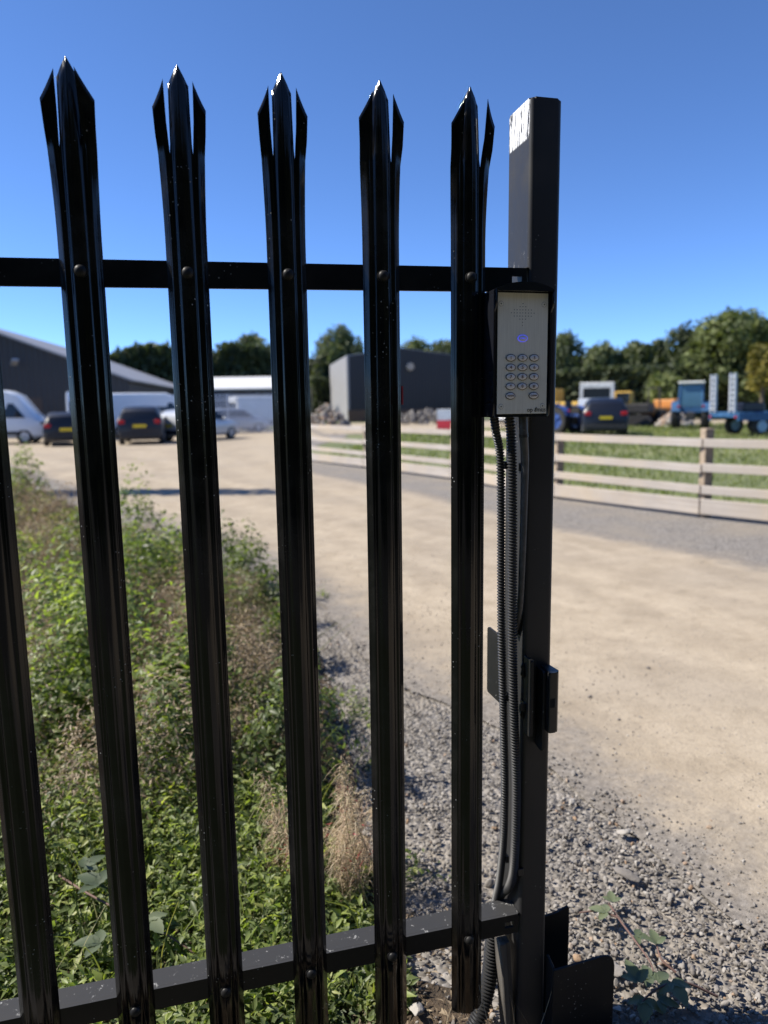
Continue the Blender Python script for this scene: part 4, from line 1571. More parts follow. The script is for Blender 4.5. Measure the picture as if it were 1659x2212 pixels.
def facing(deg):
    """rotation for something whose front (+Y) points deg to the right of the drive's heading"""
    return -YAW - R(deg)


# ------------------------------------------------------------------ vehicles
M_TYRE = plain("tyre_rubber", (0.025, 0.024, 0.023), 0.85)
M_RIM = plain("alloy_rim", (0.45, 0.46, 0.48), 0.4, 0.6)
M_GLASS = plain("dark_vehicle_glass", (0.02, 0.025, 0.03), 0.08, vary=0.05)
M_RLAMP = plain("red_lamp", (0.40, 0.015, 0.02), 0.25)
M_PLATEY = plain("yellow_number_plate", (0.72, 0.52, 0.02), 0.5, vary=0.05)
M_TRIMB = plain("black_vehicle_trim", (0.02, 0.02, 0.021), 0.6)
M_SILVER = plain("silver_car_paint", (0.48, 0.50, 0.53), 0.3, 0.3, 0.6, 0.04)
M_WHITEV = plain("white_van_paint", (0.74, 0.76, 0.78), 0.3, 0, 0.5, 0.03)
M_BLACKV = plain("black_car_paint", (0.012, 0.013, 0.018), 0.4, 0, 0.1, 0.04)
M_NAVY = plain("dark_blue_car_paint", (0.005, 0.007, 0.015), 0.42, 0, 0.1, 0.04)
M_BLUE = plain("tractor_blue", (0.028, 0.095, 0.21), 0.55, 0, 0, 0.3)
M_BLUET = plain("bright_blue", (0.035, 0.085, 0.28), 0.55, 0, 0, 0.25)
M_YELL = plain("machine_yellow", (0.46, 0.28, 0.04), 0.6, 0, 0, 0.3)
M_ORNG = plain("faded_orange", (0.50, 0.22, 0.06), 0.6, 0, 0, 0.2)
M_REDB = plain("rust_red", (0.25, 0.06, 0.04), 0.7, 0, 0, 0.25)
M_DARK = plain("oily_dark_steel", (0.03, 0.028, 0.027), 0.6, vary=0.3)
M_GALV = plain("galvanised_steel", (0.55, 0.57, 0.60), 0.5, 0.2, vary=0.12)


def wheel(par, c, r, w, rim_mat=None, inner=0.62, tread=False):
    b = BM()
    n = 24
    prof = [(-w / 2, r * inner), (-w / 2, r * 0.93), (-w * 0.36, r), (w * 0.36, r), (w / 2, r * 0.93), (w / 2, r * inner)]
    V = [(p[0], p[1] * math.cos(2 * math.pi * k / n), p[1] * math.sin(2 * math.pi * k / n)) for k in range(n) for p in prof]
    F = []
    for k in range(n):
        q = (k + 1) % n
        for j in range(5):
            F.append((k * 6 + j, k * 6 + j + 1, q * 6 + j + 1, q * 6 + j))
    if tread:
        for k in range(22):
            for sd in (-1, 1):
                a = 2 * math.pi * (k + (0.5 if sd > 0 else 0)) / 22
                bb = BM()
                base = len(V)
                for (dx, da, rr) in ((0, -.04, r * .98), (sd * w * .5, -.16, r * .98), (sd * w * .5, -.08, r * .98), (0, .04, r * .98), (0, -.04, r * 1.05), (sd * w * .5, -.16, r * 1.03), (sd * w * .5, -.08, r * 1.03), (0, .04, r * 1.05)):
                    V.append((dx, rr * math.cos(a + da), rr * math.sin(a + da)))
                for f in ((4, 5, 6, 7), (0, 1, 5, 4), (1, 2, 6, 5), (2, 3, 7, 6), (3, 0, 4, 7)):
                    F.append(tuple(base + i for i in f))
    o = pmesh("wheel", V, F, M_TYRE, par, 40)
    o.location = c
    b = BM().cyl((-w * 0.40, 0, 0), (w * 0.40, 0, 0), r * (inner + 0.01), n=20)
    b.cyl((-w * 0.47, 0, 0), (w * 0.47, 0, 0), r * 0.2, n=12)
    for k in range(5):
        a = 2 * math.pi * k / 5
        for sd in (-1, 1):
            b.bar((sd * w * 0.43, 0, 0), (sd * w * 0.43, r * inner * 0.95 * math.cos(a), r * inner * 0.95 * math.sin(a)), 0.05 * r / 0.3, 0.03)
    b.done("rim", rim_mat or M_RIM, o, 40)
    return o


def loft_body(name, st, W, mat, par):
    """st: (y, zbot, zbelt, ztop, roof half-width fraction)"""
    V, F = [], []
    for (y, zb, zm, zt, rw) in st:
        h = W / 2
        sh = 0.90 if (y == st[0][0] or y == st[-1][0]) else (0.97 if y in (st[1][0], st[-2][0]) else 1.0)
        h *= sh
        ring = [(0, zb), (h * .85, zb), (h * .97, zb + .12), (h, (zb + zm) / 2 + .08), (h * .97, zm), (h * rw, zt - .05 if zt - zm > .2 else (zt + zm) / 2), (h * rw * .85, zt), (0, zt + .015)]
        pts = ring + [(-x, z) for x, z in ring[-2:0:-1]]
        V += [(x, y, z) for x, z in pts]
    k = 14
    for i in range(len(st) - 1):
        for j in range(k):
            q = (j + 1) % k
            F.append((i * k + j, i * k + q, (i + 1) * k + q, (i + 1) * k + j))
    F.append(tuple(range(k))[::-1])
    F.append(tuple(range((len(st) - 1) * k, len(st) * k)))
    me = bpy.data.meshes.new(name)
    bm = bmesh.new()
    vs = [bm.verts.new(v) for v in V]
    for f in F:
        bm.faces.new([vs[i] for i in f])
    bmesh.ops.recalc_face_normals(bm, faces=bm.faces[:])
    bm.to_mesh(me)
    bm.free()
    return link(name, me, mat, par, 32)


def quad(name, pts, mat, par, th=0.012):
    """thin panel through four points, given a little thickness"""
    P = [Vector(p) for p in pts]
    nrm = (P[1] - P[0]).cross(P[3] - P[0]).normalized() * th
    V = [tuple(p) for p in P] + [tuple(p - nrm) for p in P]
    n = len(P)
    F = [tuple(range(n)), tuple(range(2 * n - 1, n - 1, -1))] + [((i + 1) % n, i, n + i, n + (i + 1) % n) for i in range(n)]
    return pmesh(name, V, F, mat, par)


def car(label, lat, dist, deg, mat, L=4.2, W=1.8, H=1.5, group="cars parked in the yard", rim=None):
    r = empty("parked_car", spot(lat, dist, -0.006), facing(deg))
    tag(r, label, "car", group)
    k = H / 1.5
    st = [(-.500 * L, .34, .72, .76, .86), (-.488 * L, .24, .93 * k, 1.0 * k, .84), (-.455 * L, .22, .97 * k, 1.30 * k, .76), (-.40 * L, .2, .98 * k, H - .06, .74), (-.25 * L, .2, .97 * k, H, .74), (0.0, .2, .95 * k, H, .74), (.10 * L, .2, .94 * k, H - .04, .73),
          (.27 * L, .2, .92 * k, 1.0 * k, .82), (.40 * L, .2, .84 * k, .90 * k, .84), (.475 * L, .22, .68, .74, .82), (.5 * L, .3, .52, .56, .8)]
    loft_body("body", st, W, mat, r)
    h = W / 2
    quad("rear_window", [(-h * .70, -.482 * L - .008, 1.02 * k), (h * .70, -.482 * L - .008, 1.02 * k), (h * .66, -.415 * L - .012, 1.40 * k), (-h * .66, -.415 * L - .012, 1.40 * k)], M_GLASS, r)
    quad("windscreen", [(h * .70, .255 * L + .02, 1.03 * k), (-h * .70, .255 * L + .02, 1.03 * k), (-h * .64, .115 * L + .02, 1.42 * k), (h * .64, .115 * L + .02, 1.42 * k)], M_GLASS, r)
    for s in (-1, 1):
        for (y0, y1, y2, y3) in ((-.36, -.10, -.10, -.32), (-.08, .22, .09, -.08)):
            pts = [(s * h * .975, y0 * L, 1.00 * k), (s * h * .975, y1 * L, 1.00 * k), (s * h * .79, y2 * L, 1.38 * k), (s * h * .79, y3 * L, 1.38 * k)]
            quad("side_window", pts if s > 0 else pts[::-1], M_GLASS, r)
        BM().box((s * h * .78, -.490 * L, .90 * k), (.26, .07, .17), None, .02, 1).done("tail_light", M_RLAMP, r)
        BM().box((s * h * .72, .470 * L, .68), (.3, .10, .14), None, .02, 1).done("headlight", M_RIM, r)
        BM().box((s * h * 1.06, .17 * L, 1.0 * k), (.16, .10, .13), None, .02, 1).done("wing_mirror", mat, r)
        for yy in (-.31, .31):
            wheel(r, (s * (h - .11), yy * L, .32), .32, .21, rim)
    BM().box((0, -.502 * L, .42), (W * .9, .05, .20), None, .02, 1).done("rear_bumper", M_TRIMB, r)
    BM().box((0, -.502 * L, .74 * k), (.54, .05, .13)).done("number_plate", M_PLATEY, r)
    return r


def van(label, lat, dist, deg, L=5.4, W=2.0, H=2.45, group="vans parked in the yard"):
    r = empty("parked_van", spot(lat, dist, -0.006), facing(deg))
    tag(r, label, "van", group)
    st = [(-.500 * L, .38, 1.0, H - .10, .93), (-.490 * L, .28, 1.1, H - .02, .93), (-.3 * L, .26, 1.1, H, .92), (.18 * L, .26, 1.1, H, .92), (.27 * L, .26, 1.1, H - .22, .88), (.385 * L, .26, 1.08, 1.38, .86), (.46 * L, .28, .98, 1.08, .84), (.5 * L, .34, .7, .78, .82)]
    loft_body("body", st, W, M_WHITEV, r)
    h = W / 2
    for s in (-1, 1):
        quad("rear_window", [(s * h * .08 if s > 0 else -h * .80, -.503 * L, 1.35), (h * .80 if s > 0 else -h * .08, -.503 * L, 1.35), (h * .78 if s > 0 else -h * .08, -.500 * L, 1.95), (s * h * .08 if s > 0 else -h * .78, -.500 * L, 1.95)], M_GLASS, r)
        pts = [(s * h * .985, .08 * L, 1.20), (s * h * .985, .33 * L, 1.20), (s * h * .93, .24 * L, 1.85), (s * h * .93, .08 * L, 1.88)]
        quad("side_window", pts if s > 0 else pts[::-1], M_GLASS, r)
        BM().box((s * h * .90, -.492 * L, 1.05), (.14, .08, .45), None, .02, 1).done("tail_light", M_RLAMP, r)
        BM().box((s * h * .75, .478 * L, .82), (.3, .10, .22), None, .02, 1).done("headlight", M_RIM, r)
        BM().box((s * h * 1.10, .27 * L, 1.35), (.18, .10, .28), None, .03, 1).done("wing_mirror", M_TRIMB, r)
        for yy in (-.30, .31):
            wheel(r, (s * (h - .12), yy * L, .34), .34, .22)
        BM().box((s * h * .985, -.02 * L, .50), (.05, L * .62, .16), None, .015, 1).done("side_moulding", M_TRIMB, r)
    quad("windscreen", [(h * .78, .372 * L + .03, 1.42), (-h * .78, .372 * L + .03, 1.42), (-h * .74, .262 * L + .04, 2.18), (h * .74, .262 * L + .04, 2.18)], M_GLASS, r)
    BM().box((0, -.503 * L, .42), (W * .95, .07, .22), None, .02, 1).done("rear_bumper", M_TRIMB, r)
    BM().box((0, .500 * L, .48), (W * .9, .07, .3), None, .02, 1).done("front_bumper", M_TRIMB, r)
    BM().box((0, -.506 * L, .82), (.54, .04, .13)).done("number_plate", M_PLATEY, r)
    return r


van("white van side on at the edge of the yard, cut by the frame", -18.4, 33.6, 78)
van("white van parked behind the black car with a yellow plate", -15.6, 38.2, -20)
car("black car with red lamps parked in front of a white van", -14.15, 32.0, -24, M_BLACKV, 4.4, 1.85, 1.42)
van("white van farther off behind the dark hatchback", -13.1, 40.2, 70, 5.2, 1.95, 2.4)
car("dark hatchback with red tail lights standing alone in the yard", -10.75, 32.2, -14, M_BLACKV, 4.25, 1.86, 1.62)
car("silver car half hidden behind the second whole pale", -8.9, 34.8, 28, M_SILVER, 4.2, 1.8, 1.48)
car("silver car parked behind the galvanised fence below the pale roof", -9.2, 44.6, 62, M_SILVER, 4.0, 1.75, 1.5)
van("white van beyond the galvanised fence under the pale roof", -8.3, 52, 60, 5.2, 1.95, 2.35)
car("black estate car with yellow plate parked behind the rail fence", 10.35, 33.6, 14, M_NAVY, 4.6, 1.95, 1.68, "cars parked in the field")

# ------------------------------------------------------------------ galvanised palisade by the barn
pf = empty("galvanised_fence", spot(-14, 42.2))
tag(pf, "pale galvanised palisade fence behind the parked vans and cars", "fence")
A, B = spot(-24.5, 43.2), spot(-6.0, 42.0)
d = (B - A)
L = d.length
d.normalize()
b = BM()
nP = int(L / 0.20)
for k in range(nP):
    p_ = A + d * (k * L / nP)
    b.box((p_.x, p_.y, 1.2), (0.092, 0.02, 2.3), Matrix.Rotation(math.atan2(d.y, d.x), 3, 'Z'))
ang = math.atan2(d.y, d.x)
o = b.done("pales", M_GALV)
o["kind"] = "stuff"
o.parent = pf
o.matrix_parent_inverse = Matrix.Translation(-pf.location)
for z in (0.45, 2.0):
    o = BM().bar(A + Vector((0, .05, z)), B + Vector((0, .05, z)), 0.05, 0.05).done("rail", M_GALV)
    o.parent = pf
    o.matrix_parent_inverse = Matrix.Translation(-pf.location)
for k in range(7):
    p_ = A + d * (L * k / 6) + Vector((0.02, 0.12, 0))
    o = BM().box((p_.x, p_.y, 1.15), (0.1, 0.1, 2.4)).done("post", M_GALV)
    o.parent = pf
    o.matrix_parent_inverse = Matrix.Translation(-pf.location)

# ------------------------------------------------------------------ buildings
def mat_clad(name, c1, c2, pitch=0.33, rough=0.55):
    t = NT(name)
    u = t.tc("UV")
    x = t.sep(u)[0]
    wv = t.math('SINE', t.math('MULTIPLY', x, 2 * math.pi / pitch))
    n = t.noise(t.tc(), 0.4, 3)
    t.col(t.mix(n, c1, c2))
    t.set("Roughness", rough)
    t.bump(wv, 0.6, 0.03)
    return t.m


M_CLAD = mat_clad("charcoal_cladding", (0.013, 0.0135, 0.018), (0.019, 0.0195, 0.025))
M_CLAD_LIT = mat_clad("sunlit_cladding", (0.25, 0.245, 0.25), (0.30, 0.295, 0.30))  # workshop's charcoal cladding coloured paler, sunlight put into the side walls
M_ROOF = mat_clad("grey_sheet_roof", (0.20, 0.205, 0.225), (0.26, 0.265, 0.285), 0.9)
M_ROOFW = plain("pale_sheet_roof", (0.58, 0.58, 0.58), 0.5)
M_BROWN = plain("brown_plinth", (0.12, 0.075, 0.055), 0.9, vary=0.35)


def panel(name, P, th, mat, par, inv):
    """slab through 3-D polygon P with uv along its first edge"""
    P = [Vector(p) for p in P]
    nrm = (P[1] - P[0]).cross(P[-1] - P[0]).normalized()
    n = len(P)
    V = [tuple(p) for p in P] + [tuple(p - nrm * th) for p in P]
    F = [tuple(range(n)), tuple(range(2 * n - 1, n - 1, -1))] + [((i + 1) % n, i, n + i, n + (i + 1) % n) for i in range(n)]
    o = pmesh(name, V, F, mat)
    ux = (P[1] - P[0]).normalized()
    uv = o.data.uv_layers.new(name="UVMap")
    for lp in o.data.loops:
        q = Vector(V[lp.vertex_index]) - P[0]
        uv.data[lp.index].uv = (q.dot(ux), q.z)
    o.parent = par
    o.matrix_parent_inverse = inv
    return o


def part(o, par, inv):
    o.parent = par
    o.matrix_parent_inverse = inv
    return o


# big barn on the far side of the yard
bn = empty("barn", (-13, 57, 0))
tag(bn, "large charcoal barn with a grey sheet roof beyond the yard", "building")
BI = Matrix.Translation((13, -57, 0))
a = R(84)
e = Vector((math.cos(a), math.sin(a), 0))
g_ = Vector((-math.sin(a), math.cos(a), 0))
NE = Vector((-4.3, 44.2, 0))
HE, RISE, HW, LB = 3.35, 3.6, 9.5, 30
Z = Vector((0, 0, 1))
fr, fl = NE, NE + g_ * 2 * HW
panel("gable_wall", [fl, fr, fr + Z * HE, NE + g_ * HW + Z * (HE + RISE), fl + Z * HE], 0.2, M_CLAD, bn, BI)
panel("gable_wall", [fr + e * LB, fl + e * LB, fl + e * LB + Z * HE, NE + g_ * HW + Z * (HE + RISE) + e * LB, fr + e * LB + Z * HE], 0.2, M_CLAD, bn, BI)
panel("side_wall", [fr + e * .21, fr + e * (LB - .21), fr + e * (LB - .21) + Z * HE, fr + e * .21 + Z * HE], 0.2, M_CLAD, bn, BI)
panel("side_wall", [fl + e * (LB - .21), fl + e * .21, fl + e * .21 + Z * HE, fl + e * (LB - .21) + Z * HE], 0.2, M_CLAD, bn, BI)
sl = RISE / HW
for s, c0 in ((1, NE), (-1, NE + g_ * 2 * HW)):
    out = -g_ * s
    ea = c0 + out * 0.4 + Z * (HE - 0.4 * sl + 0.06) - e * 0.4
    ri = NE + g_ * HW + Z * (HE + RISE + 0.06) - e * 0.4
    q = [ea, ea + e * (LB + .8), ri + e * (LB + .8), ri]
    panel("roof", q if s > 0 else [q[1], q[0], q[3], q[2]], 0.12, M_ROOF, bn, BI)
# tan door opening and a sign high on the gable
dp = NE + g_ * 10.6 - e * 0.012
panel("shutter_door", [dp + g_ * 1.9, dp, dp + Z * 3.2, dp + g_ * 1.9 + Z * 3.2], 0.05, plain("tan_shutter", (0.10, 0.08, 0.05), 0.7), bn, BI)
dp = NE + g_ * 5.0 - e * 0.012
panel("door", [dp + g_ * 1.6, dp, dp + Z * 2.3, dp + g_ * 1.6 + Z * 2.3], 0.05, plain("brown_door", (0.05, 0.035, 0.03), 0.7), bn, BI)
dp = NE + g_ * 6.3 - e * 0.25 + Z * 4.2
part(BM().bar(dp, dp - e * 0.5 + g_ * -0.3 + Z * 0.25, 0.35, 0.12).done("floodlight", M_RIM), bn, BI)

# open shed with a pale roof
sh = empty("open_shed", spot(-12, 66))
tag(sh, "low open sided shed with a pale sheet roof beside the barn", "building")
SI = Matrix.Translation(-sh.location)
q0, q1, q2, q3 = spot(-15.5, 63), spot(-8.6, 63), spot(-9.0, 71), spot(-17, 71)
panel("roof", [q0 + Z * 3.25, q1 + Z * 3.25, q2 + Z * 4.6, q3 + Z * 4.6], 0.15, M_ROOFW, sh, SI)
panel("back_wall", [q3, q2, q2 + Z * 4.3, q3 + Z * 4.3], 0.15, M_CLAD, sh, SI)
for k in range(4):
    p_ = q0.lerp(q1, k / 3) + Vector((0, .2, 0))
    part(BM().box((p_.x, p_.y, 1.55), (0.2, 0.2, 3.1)).done("post", M_DARK), sh, SI)

# dark workshop in the middle distance
wk = empty("workshop", spot(2, 78))
tag(wk, "charcoal workshop building with its side walls coloured as if sunlit", "building")
WI = Matrix.Translation(-wk.location)
Bq, Aq = spot(-3.5, 72.8), spot(-6.4, 89)
fd = (spot(7.6, 74.8) - Bq)
Cq = Bq + fd
Dq = Aq + fd
apx = Bq + fd * 0.5
bk = Aq + fd * 0.5
panel("front_wall", [Bq, Cq, Cq + Z * 6.6, apx + Z * 7.35, Bq + Z * 6.6], 0.2, M_CLAD, wk, WI)
panel("side_wall", [Aq, Bq, Bq + Z * 6.6, Aq + Z * 6.6], 0.2, M_CLAD_LIT, wk, WI)
panel("side_wall", [Cq, Dq, Dq + Z * 6.6, Cq + Z * 6.6], 0.2, M_CLAD_LIT, wk, WI)
panel("back_wall", [Dq, Aq, Aq + Z * 6.6, bk + Z * 7.35, Dq + Z * 6.6], 0.2, M_CLAD, wk, WI)
ez = Z * 6.66
panel("roof", [Aq + ez, Bq + ez, apx + Z * 7.42, bk + Z * 7.42], 0.1, M_ROOF, wk, WI)
panel("roof", [Cq + ez, Dq + ez, bk + Z * 7.42, apx + Z * 7.42], 0.1, M_ROOF, wk, WI)
dn = (Bq - Aq).normalized()
pb = Bq + dn * 0.03
panel("plinth", [pb, pb + fd, pb + fd + Z * 1.2, pb + Z * 1.2], 0.03, M_BROWN, wk, WI)
lp_ = Bq + fd * 0.575 + dn * 0.1 + Z * 5.5
part(BM().cyl(lp_, lp_ + dn * 0.25, 0.42, 0.36, 18).done("round_vent", plain("tan_vent", (0.42, 0.36, 0.30), 0.6)), wk, WI)

# ------------------------------------------------------------------ rubble, barrier
def rubble(label, lat, dist, n, rx, ry, h, seed, tint):
    rg = np.random.default_rng(seed)
    c = spot(lat, dist)
    a_ = rg.uniform(0, 2 * math.pi, n)
    rr = np.sqrt(rg.random(n))
    x, y = rr * np.cos(a_) * rx, rr * np.sin(a_) * ry
    z = h * (1 - rr ** 1.5) * rg.uniform(0.5, 1.0, n)
    V, F, _ = stone_field(np.stack([c.x + x, c.y + y, z], -1), rg.uniform(0.12, 0.34, n), 1, rg)
    o = np_mesh("rubble_pile", V, F, M_ROCK, rnd=np.repeat(np.clip(rg.normal(tint, 0.12, n), 0, 1), len(V) // n))
    tag(o, label, "rubble", kind="stuff")


rubble("pale heap of rubble beside the workshop's side wall", -4.4, 56, 260, 1.9, 1.5, 1.8, 61, 0.88)
rubble("low brown grey rubble heap along the workshop front", 3.4, 60, 260, 4.2, 1.4, 1.2, 62, 0.6)
rubble("whitish rubble heap beside the orange dumper", 18.0, 44.0, 130, 1.2, 0.8, 1.0, 63, 0.9)

bar = empty("road_barrier", spot(3.75, 42), facing(10))
tag(bar, "red and white plastic road barrier standing beyond the rail fence", "barrier")
BM().prism(rpoly([(-.22, 0), (.22, 0), (.20, .22), (.11, .62), (-.11, .62), (-.20, .22)], [.03] * 6, 2), 'x', -.55, .55).done("base", plain("red_plastic", (0.5, 0.03, 0.04), 0.5), bar)
BM().prism(rpoly([(-.11, .622), (.11, .622), (.08, 1.25), (-.08, 1.25)], [0.01, .01, .03, .03], 2), 'x', -.55, .55).done("top", plain("white_plastic", (0.75, 0.75, 0.75), 0.5), bar)

# ------------------------------------------------------------------ farm machines in the field
def tractor(label, lat, dist, deg, mat, scale=1.0, cab=True):
    r = empty("tractor", spot(lat, dist, -0.01), facing(deg))
    r.scale = (scale,) * 3
    tag(r, label, "tractor", "tractors in the field")
    BM().prism(rpoly([(.05, .75), (1.75, .75), (1.80, 1.35), (1.65, 1.52), (.05, 1.62)], [0, .06, .08, .1, 0]), 'x', -.33, .33).done("bonnet", mat, r, 35)
    BM().box((0, 1.80, 1.05), (.56, .05, .5)).done("grille", M_DARK, r)
    BM().box((0, .1, .72), (.5, 2.9, .42), None, .05, 1).done("chassis", M_DARK, r)
    for s in (-1, 1):
        wheel(r, (s * .78, -.75, .70), .70, .40, mat, .60, True)
        wheel(r, (s * .66, 1.35, .42), .42, .26, mat, .55, True)
        b = BM()
        for k in range(7):
            a0, a1 = R(20 + 20 * k), R(40 + 20 * k)
            b.bar((s * .76, -.75 + .80 * math.cos(a0), .70 + .80 * math.sin(a0)), (s * .76, -.75 + .80 * math.cos(a1), .70 + .80 * math.sin(a1)), .44, .03)
        b.done("mudguard", mat, r)
        BM().box((s * .62, -1.42, 1.25), (.12, .06, .12)).done("tail_light", M_RLAMP, r)
    BM().cyl((.26, 1.1, 1.5), (.26, 1.1, 2.35), .045, n=10).done("exhaust", M_DARK, r)
    if cab:
        b = BM()
        for x in (-.62, .62):
            for y in (-1.15, .12):
                b.bar((x, y, 1.0), (x * .88, y * .95, 2.45), .09, .09)
        b.box((0, -.5, 1.05), (1.26, 1.4, .30))
        b.done("cab_frame", mat, r)
        for x in (-.60, .60):
            quad("cab_window", [(x, -1.10, 1.22), (x, .08, 1.22), (x * .9, .06, 2.40), (x * .9, -1.06, 2.40)], M_GLASSB, r)
        for y in (-1.16, .13):
            quad("cab_window", [(-.56, y, 1.22), (.56, y, 1.22), (.5, y * .96, 2.40), (-.5, y * .96, 2.40)], M_GLASSB, r)
        BM().box((0, -.52, 2.52), (1.34, 1.5, .14), None, .04, 1).done("cab_roof", plain("cream_roof", (0.62, 0.62, 0.58), 0.5), r)
    else:
        BM().box((0, -.55, 1.25), (.5, .5, .12), None, .03, 1).done("seat", M_DARK, r)
        BM().box((0, -.80, 1.5), (.5, .1, .45), None, .03, 1).done("backrest", M_DARK, r)
        BM().bar((0, 0.0, 1.4), (0, -.25, 1.75), .05, .05).done("steering_column", M_DARK, r)
    return r


t = NT("blue_tint_cab_glass")
t.col((0.10, 0.22, 0.32))
t.set("Roughness", 0.08)
t.set("Transmission Weight", 0.35)
M_GLASSB = t.m

tractor("blue tractor with cream cab roof behind the low loader trailer", 17.3, 40.2, 24, M_BLUE)
tractor("open blue tractor partly hidden beside the black estate car", 8.75, 36.0, -35, M_BLUET, 0.92, False)

# low loader trailer
tl = empty("low_loader_trailer", spot(17.6, 31.2), facing(84))
tag(tl, "blue low loader trailer with upright galvanised ramps", "trailer")
BM().box((0, 0.4, .88), (2.2, 6.6, .22), None, .02, 1).done("deck", M_BLUE, tl)
for s in (-1, 1):
    BM().box((s * 1.05, 0.4, .76), (.12, 6.6, .24)).done("side_beam", M_BLUE, tl)
    for y in (-.80, .28):
        wheel(tl, (s * .95, y - 1.0, .40), .40, .30, plain("pale_blue_rim", (0.35, 0.5, 0.62), 0.5), .6)
    b = BM()
    for dx in (-.16, .16):
        b.bar((s * .72 + dx, -2.95, .98), (s * .72 + dx, -3.0, 2.62), .07, .10)
    for k in range(7):
        b.box((s * .72, -2.97, 1.15 + k * .22), (.32, .05, .05))
    b.done("ramp", M_GALV, tl)
    BM().box((s * .95, -2.93, .80), (.12, .05, .08)).done("tail_light", M_RLAMP, tl)
BM().bar((0, 3.6, .8), (0, 5.6, .6), .2, .2).done("drawbar", M_BLUE, tl)
BM().box((.1, -1.95, 1.19), (1.2, 1.0, .38), None, .06, 1).done("gear_box", M_NAVY, tl)
BM().box((-1.115, -2.05, .92), (.01, .45, .10)).done("warning_plate", M_YELL, tl)

# excavator with a red boom and a yellow dipper
ex = empty("excavator", spot(15.9, 46), facing(-60))
tag(ex, "yellow excavator with rust red boom standing in the field", "excavator")
for s in (-1, 1):
    BM().prism(rpoly([(-1.3, 0), (1.3, 0), (1.5, .35), (1.3, .7), (-1.3, .7), (-1.5, .35)], [.1] * 6, 3), 'x', s * .95 - .22, s * .95 + .22).done("track", M_DARK, ex)
BM().box((0, -.2, 1.12), (1.9, 2.3, .6), None, .08, 1).done("body", M_DARK, ex)
BM().box((-.5, .3, 1.8), (.8, 1.1, .8), None, .08, 1).done("cab", M_YELL, ex)
quad("cab_window", [(-.905, -.1, 1.5), (-.905, .7, 1.5), (-.905, .7, 2.1), (-.905, -.1, 2.1)], M_GLASS, ex)
b = BM()
b.bar((.1, .7, 1.4), (.1, 1.4, 2.7), .22, .30)
b.bar((.1, 1.4, 2.7), (.1, 2.6, 2.6), .22, .26)
b.done("boom", M_REDB, ex)
BM().bar((.1, 2.6, 2.6), (.1, 2.2, 1.0), .2, .42).done("dipper", M_YELL, ex)
BM().prism(rpoly([(1.9, .5), (2.5, .45), (2.6, 1.0), (2.1, 1.05)], [.1] * 4, 2), 'x', -.3, .5).done("bucket", M_DARK, ex)

# white truck and a yellow loader behind the black estate
tk = empty("flatbed_truck", spot(12.75, 43), facing(20))
tag(tk, "white flatbed truck cab showing above the black estate car", "truck")
BM().prism(rpoly([(1.0, .6), (2.3, .6), (2.35, 1.5), (2.05, 2.7), (1.0, 2.75)], [.05, .08, .08, .15, .1]), 'x', -1.0, 1.0).done("cab", plain("dirty_white_cab", (0.50, 0.50, 0.48), 0.5, vary=0.25, scale=3), tk, 35)
quad("rear_window", [(-.8, .995, 1.8), (.8, .995, 1.8), (.8, .995, 2.4), (-.8, .995, 2.4)], M_GLASS, tk)
quad("windscreen", [(.85, 2.33, 1.6), (-.85, 2.33, 1.6), (-.85, 2.10, 2.5), (.85, 2.10, 2.5)], M_GLASS, tk)
BM().box((0, -.8, 1.0), (2.1, 3.4, .2), None, .02, 1).done("flatbed", M_GALV, tk)
BM().box((0, .86, 1.4), (2.1, .08, .7), None, .02, 1).done("headboard", M_WHITEV, tk)
for s in (-1, 1):
    for y in (-1.5, 1.6):
        wheel(tk, (s * .85, y, .42), .42, .26)
ld = empty("wheel_loader", spot(11.3, 46.5), facing(-50))
tag(ld, "yellow wheel loader partly hidden beside the white truck", "loader")
BM().box((0, -.8, 1.15), (1.5, 2.0, .9), None, .1, 1).done("engine_cover", M_YELL, ld)
BM().box((0, .4, 1.6), (1.3, 1.2, 1.7), None, .08, 1).done("cab", M_YELL, ld)
for s in (-1, 1):
    quad("cab_window", [(s * .66, 0, 1.6), (s * .66, .85, 1.6), (s * .66, .85, 2.25), (s * .66, 0, 2.25)], M_GLASS, ld)
    BM().bar((s * .5, 1.0, 1.5), (s * .5, 2.4, .7), .14, .25).done("lift_arm", M_YELL, ld)
    for y in (-1.0, 1.1):
        wheel(ld, (s * .75, y, .6), .6, .4, M_YELL, .5, True)
BM().prism(rpoly([(2.2, .15), (3.0, .2), (2.5, .9), (2.2, .9)], [.05] * 4, 2), 'x', -1, 1).done("bucket", M_DARK, ld)
van("white van at the field's edge behind the gate post", 10.3, 48.5, 65, 5.0, 1.95, 2.2)
# orange dumper
dm = empty("dumper", spot(18.4, 47.0), facing(60))
tag(dm, "faded orange site dumper behind the whitish rubble heap", "dumper")
BM().prism(rpoly([(.2, .75), (1.7, .8), (2.0, 1.7), (0, 1.65)], [.1] * 4, 3), 'x', -.8, .8).done("skip", M_ORNG, dm, 40)
BM().box((0, -.7, .9), (1.0, 1.6, .55), None, .08, 1).done("engine_cover", M_ORNG, dm)
b = BM()
for s in (-1, 1):
    b.bar((s * .45, -.9, 1.1), (s * .45, -.95, 2.4), .07, .07)
b.bar((-.45, -.95, 2.4), (.45, -.95, 2.4), .07, .07)
b.done("roll_bar", M_DARK, dm)
for s in (-1, 1):
    for y in (-1.0, .9):
        wheel(dm, (s * .7, y, .5), .5, .34, M_ORNG, .5, True)

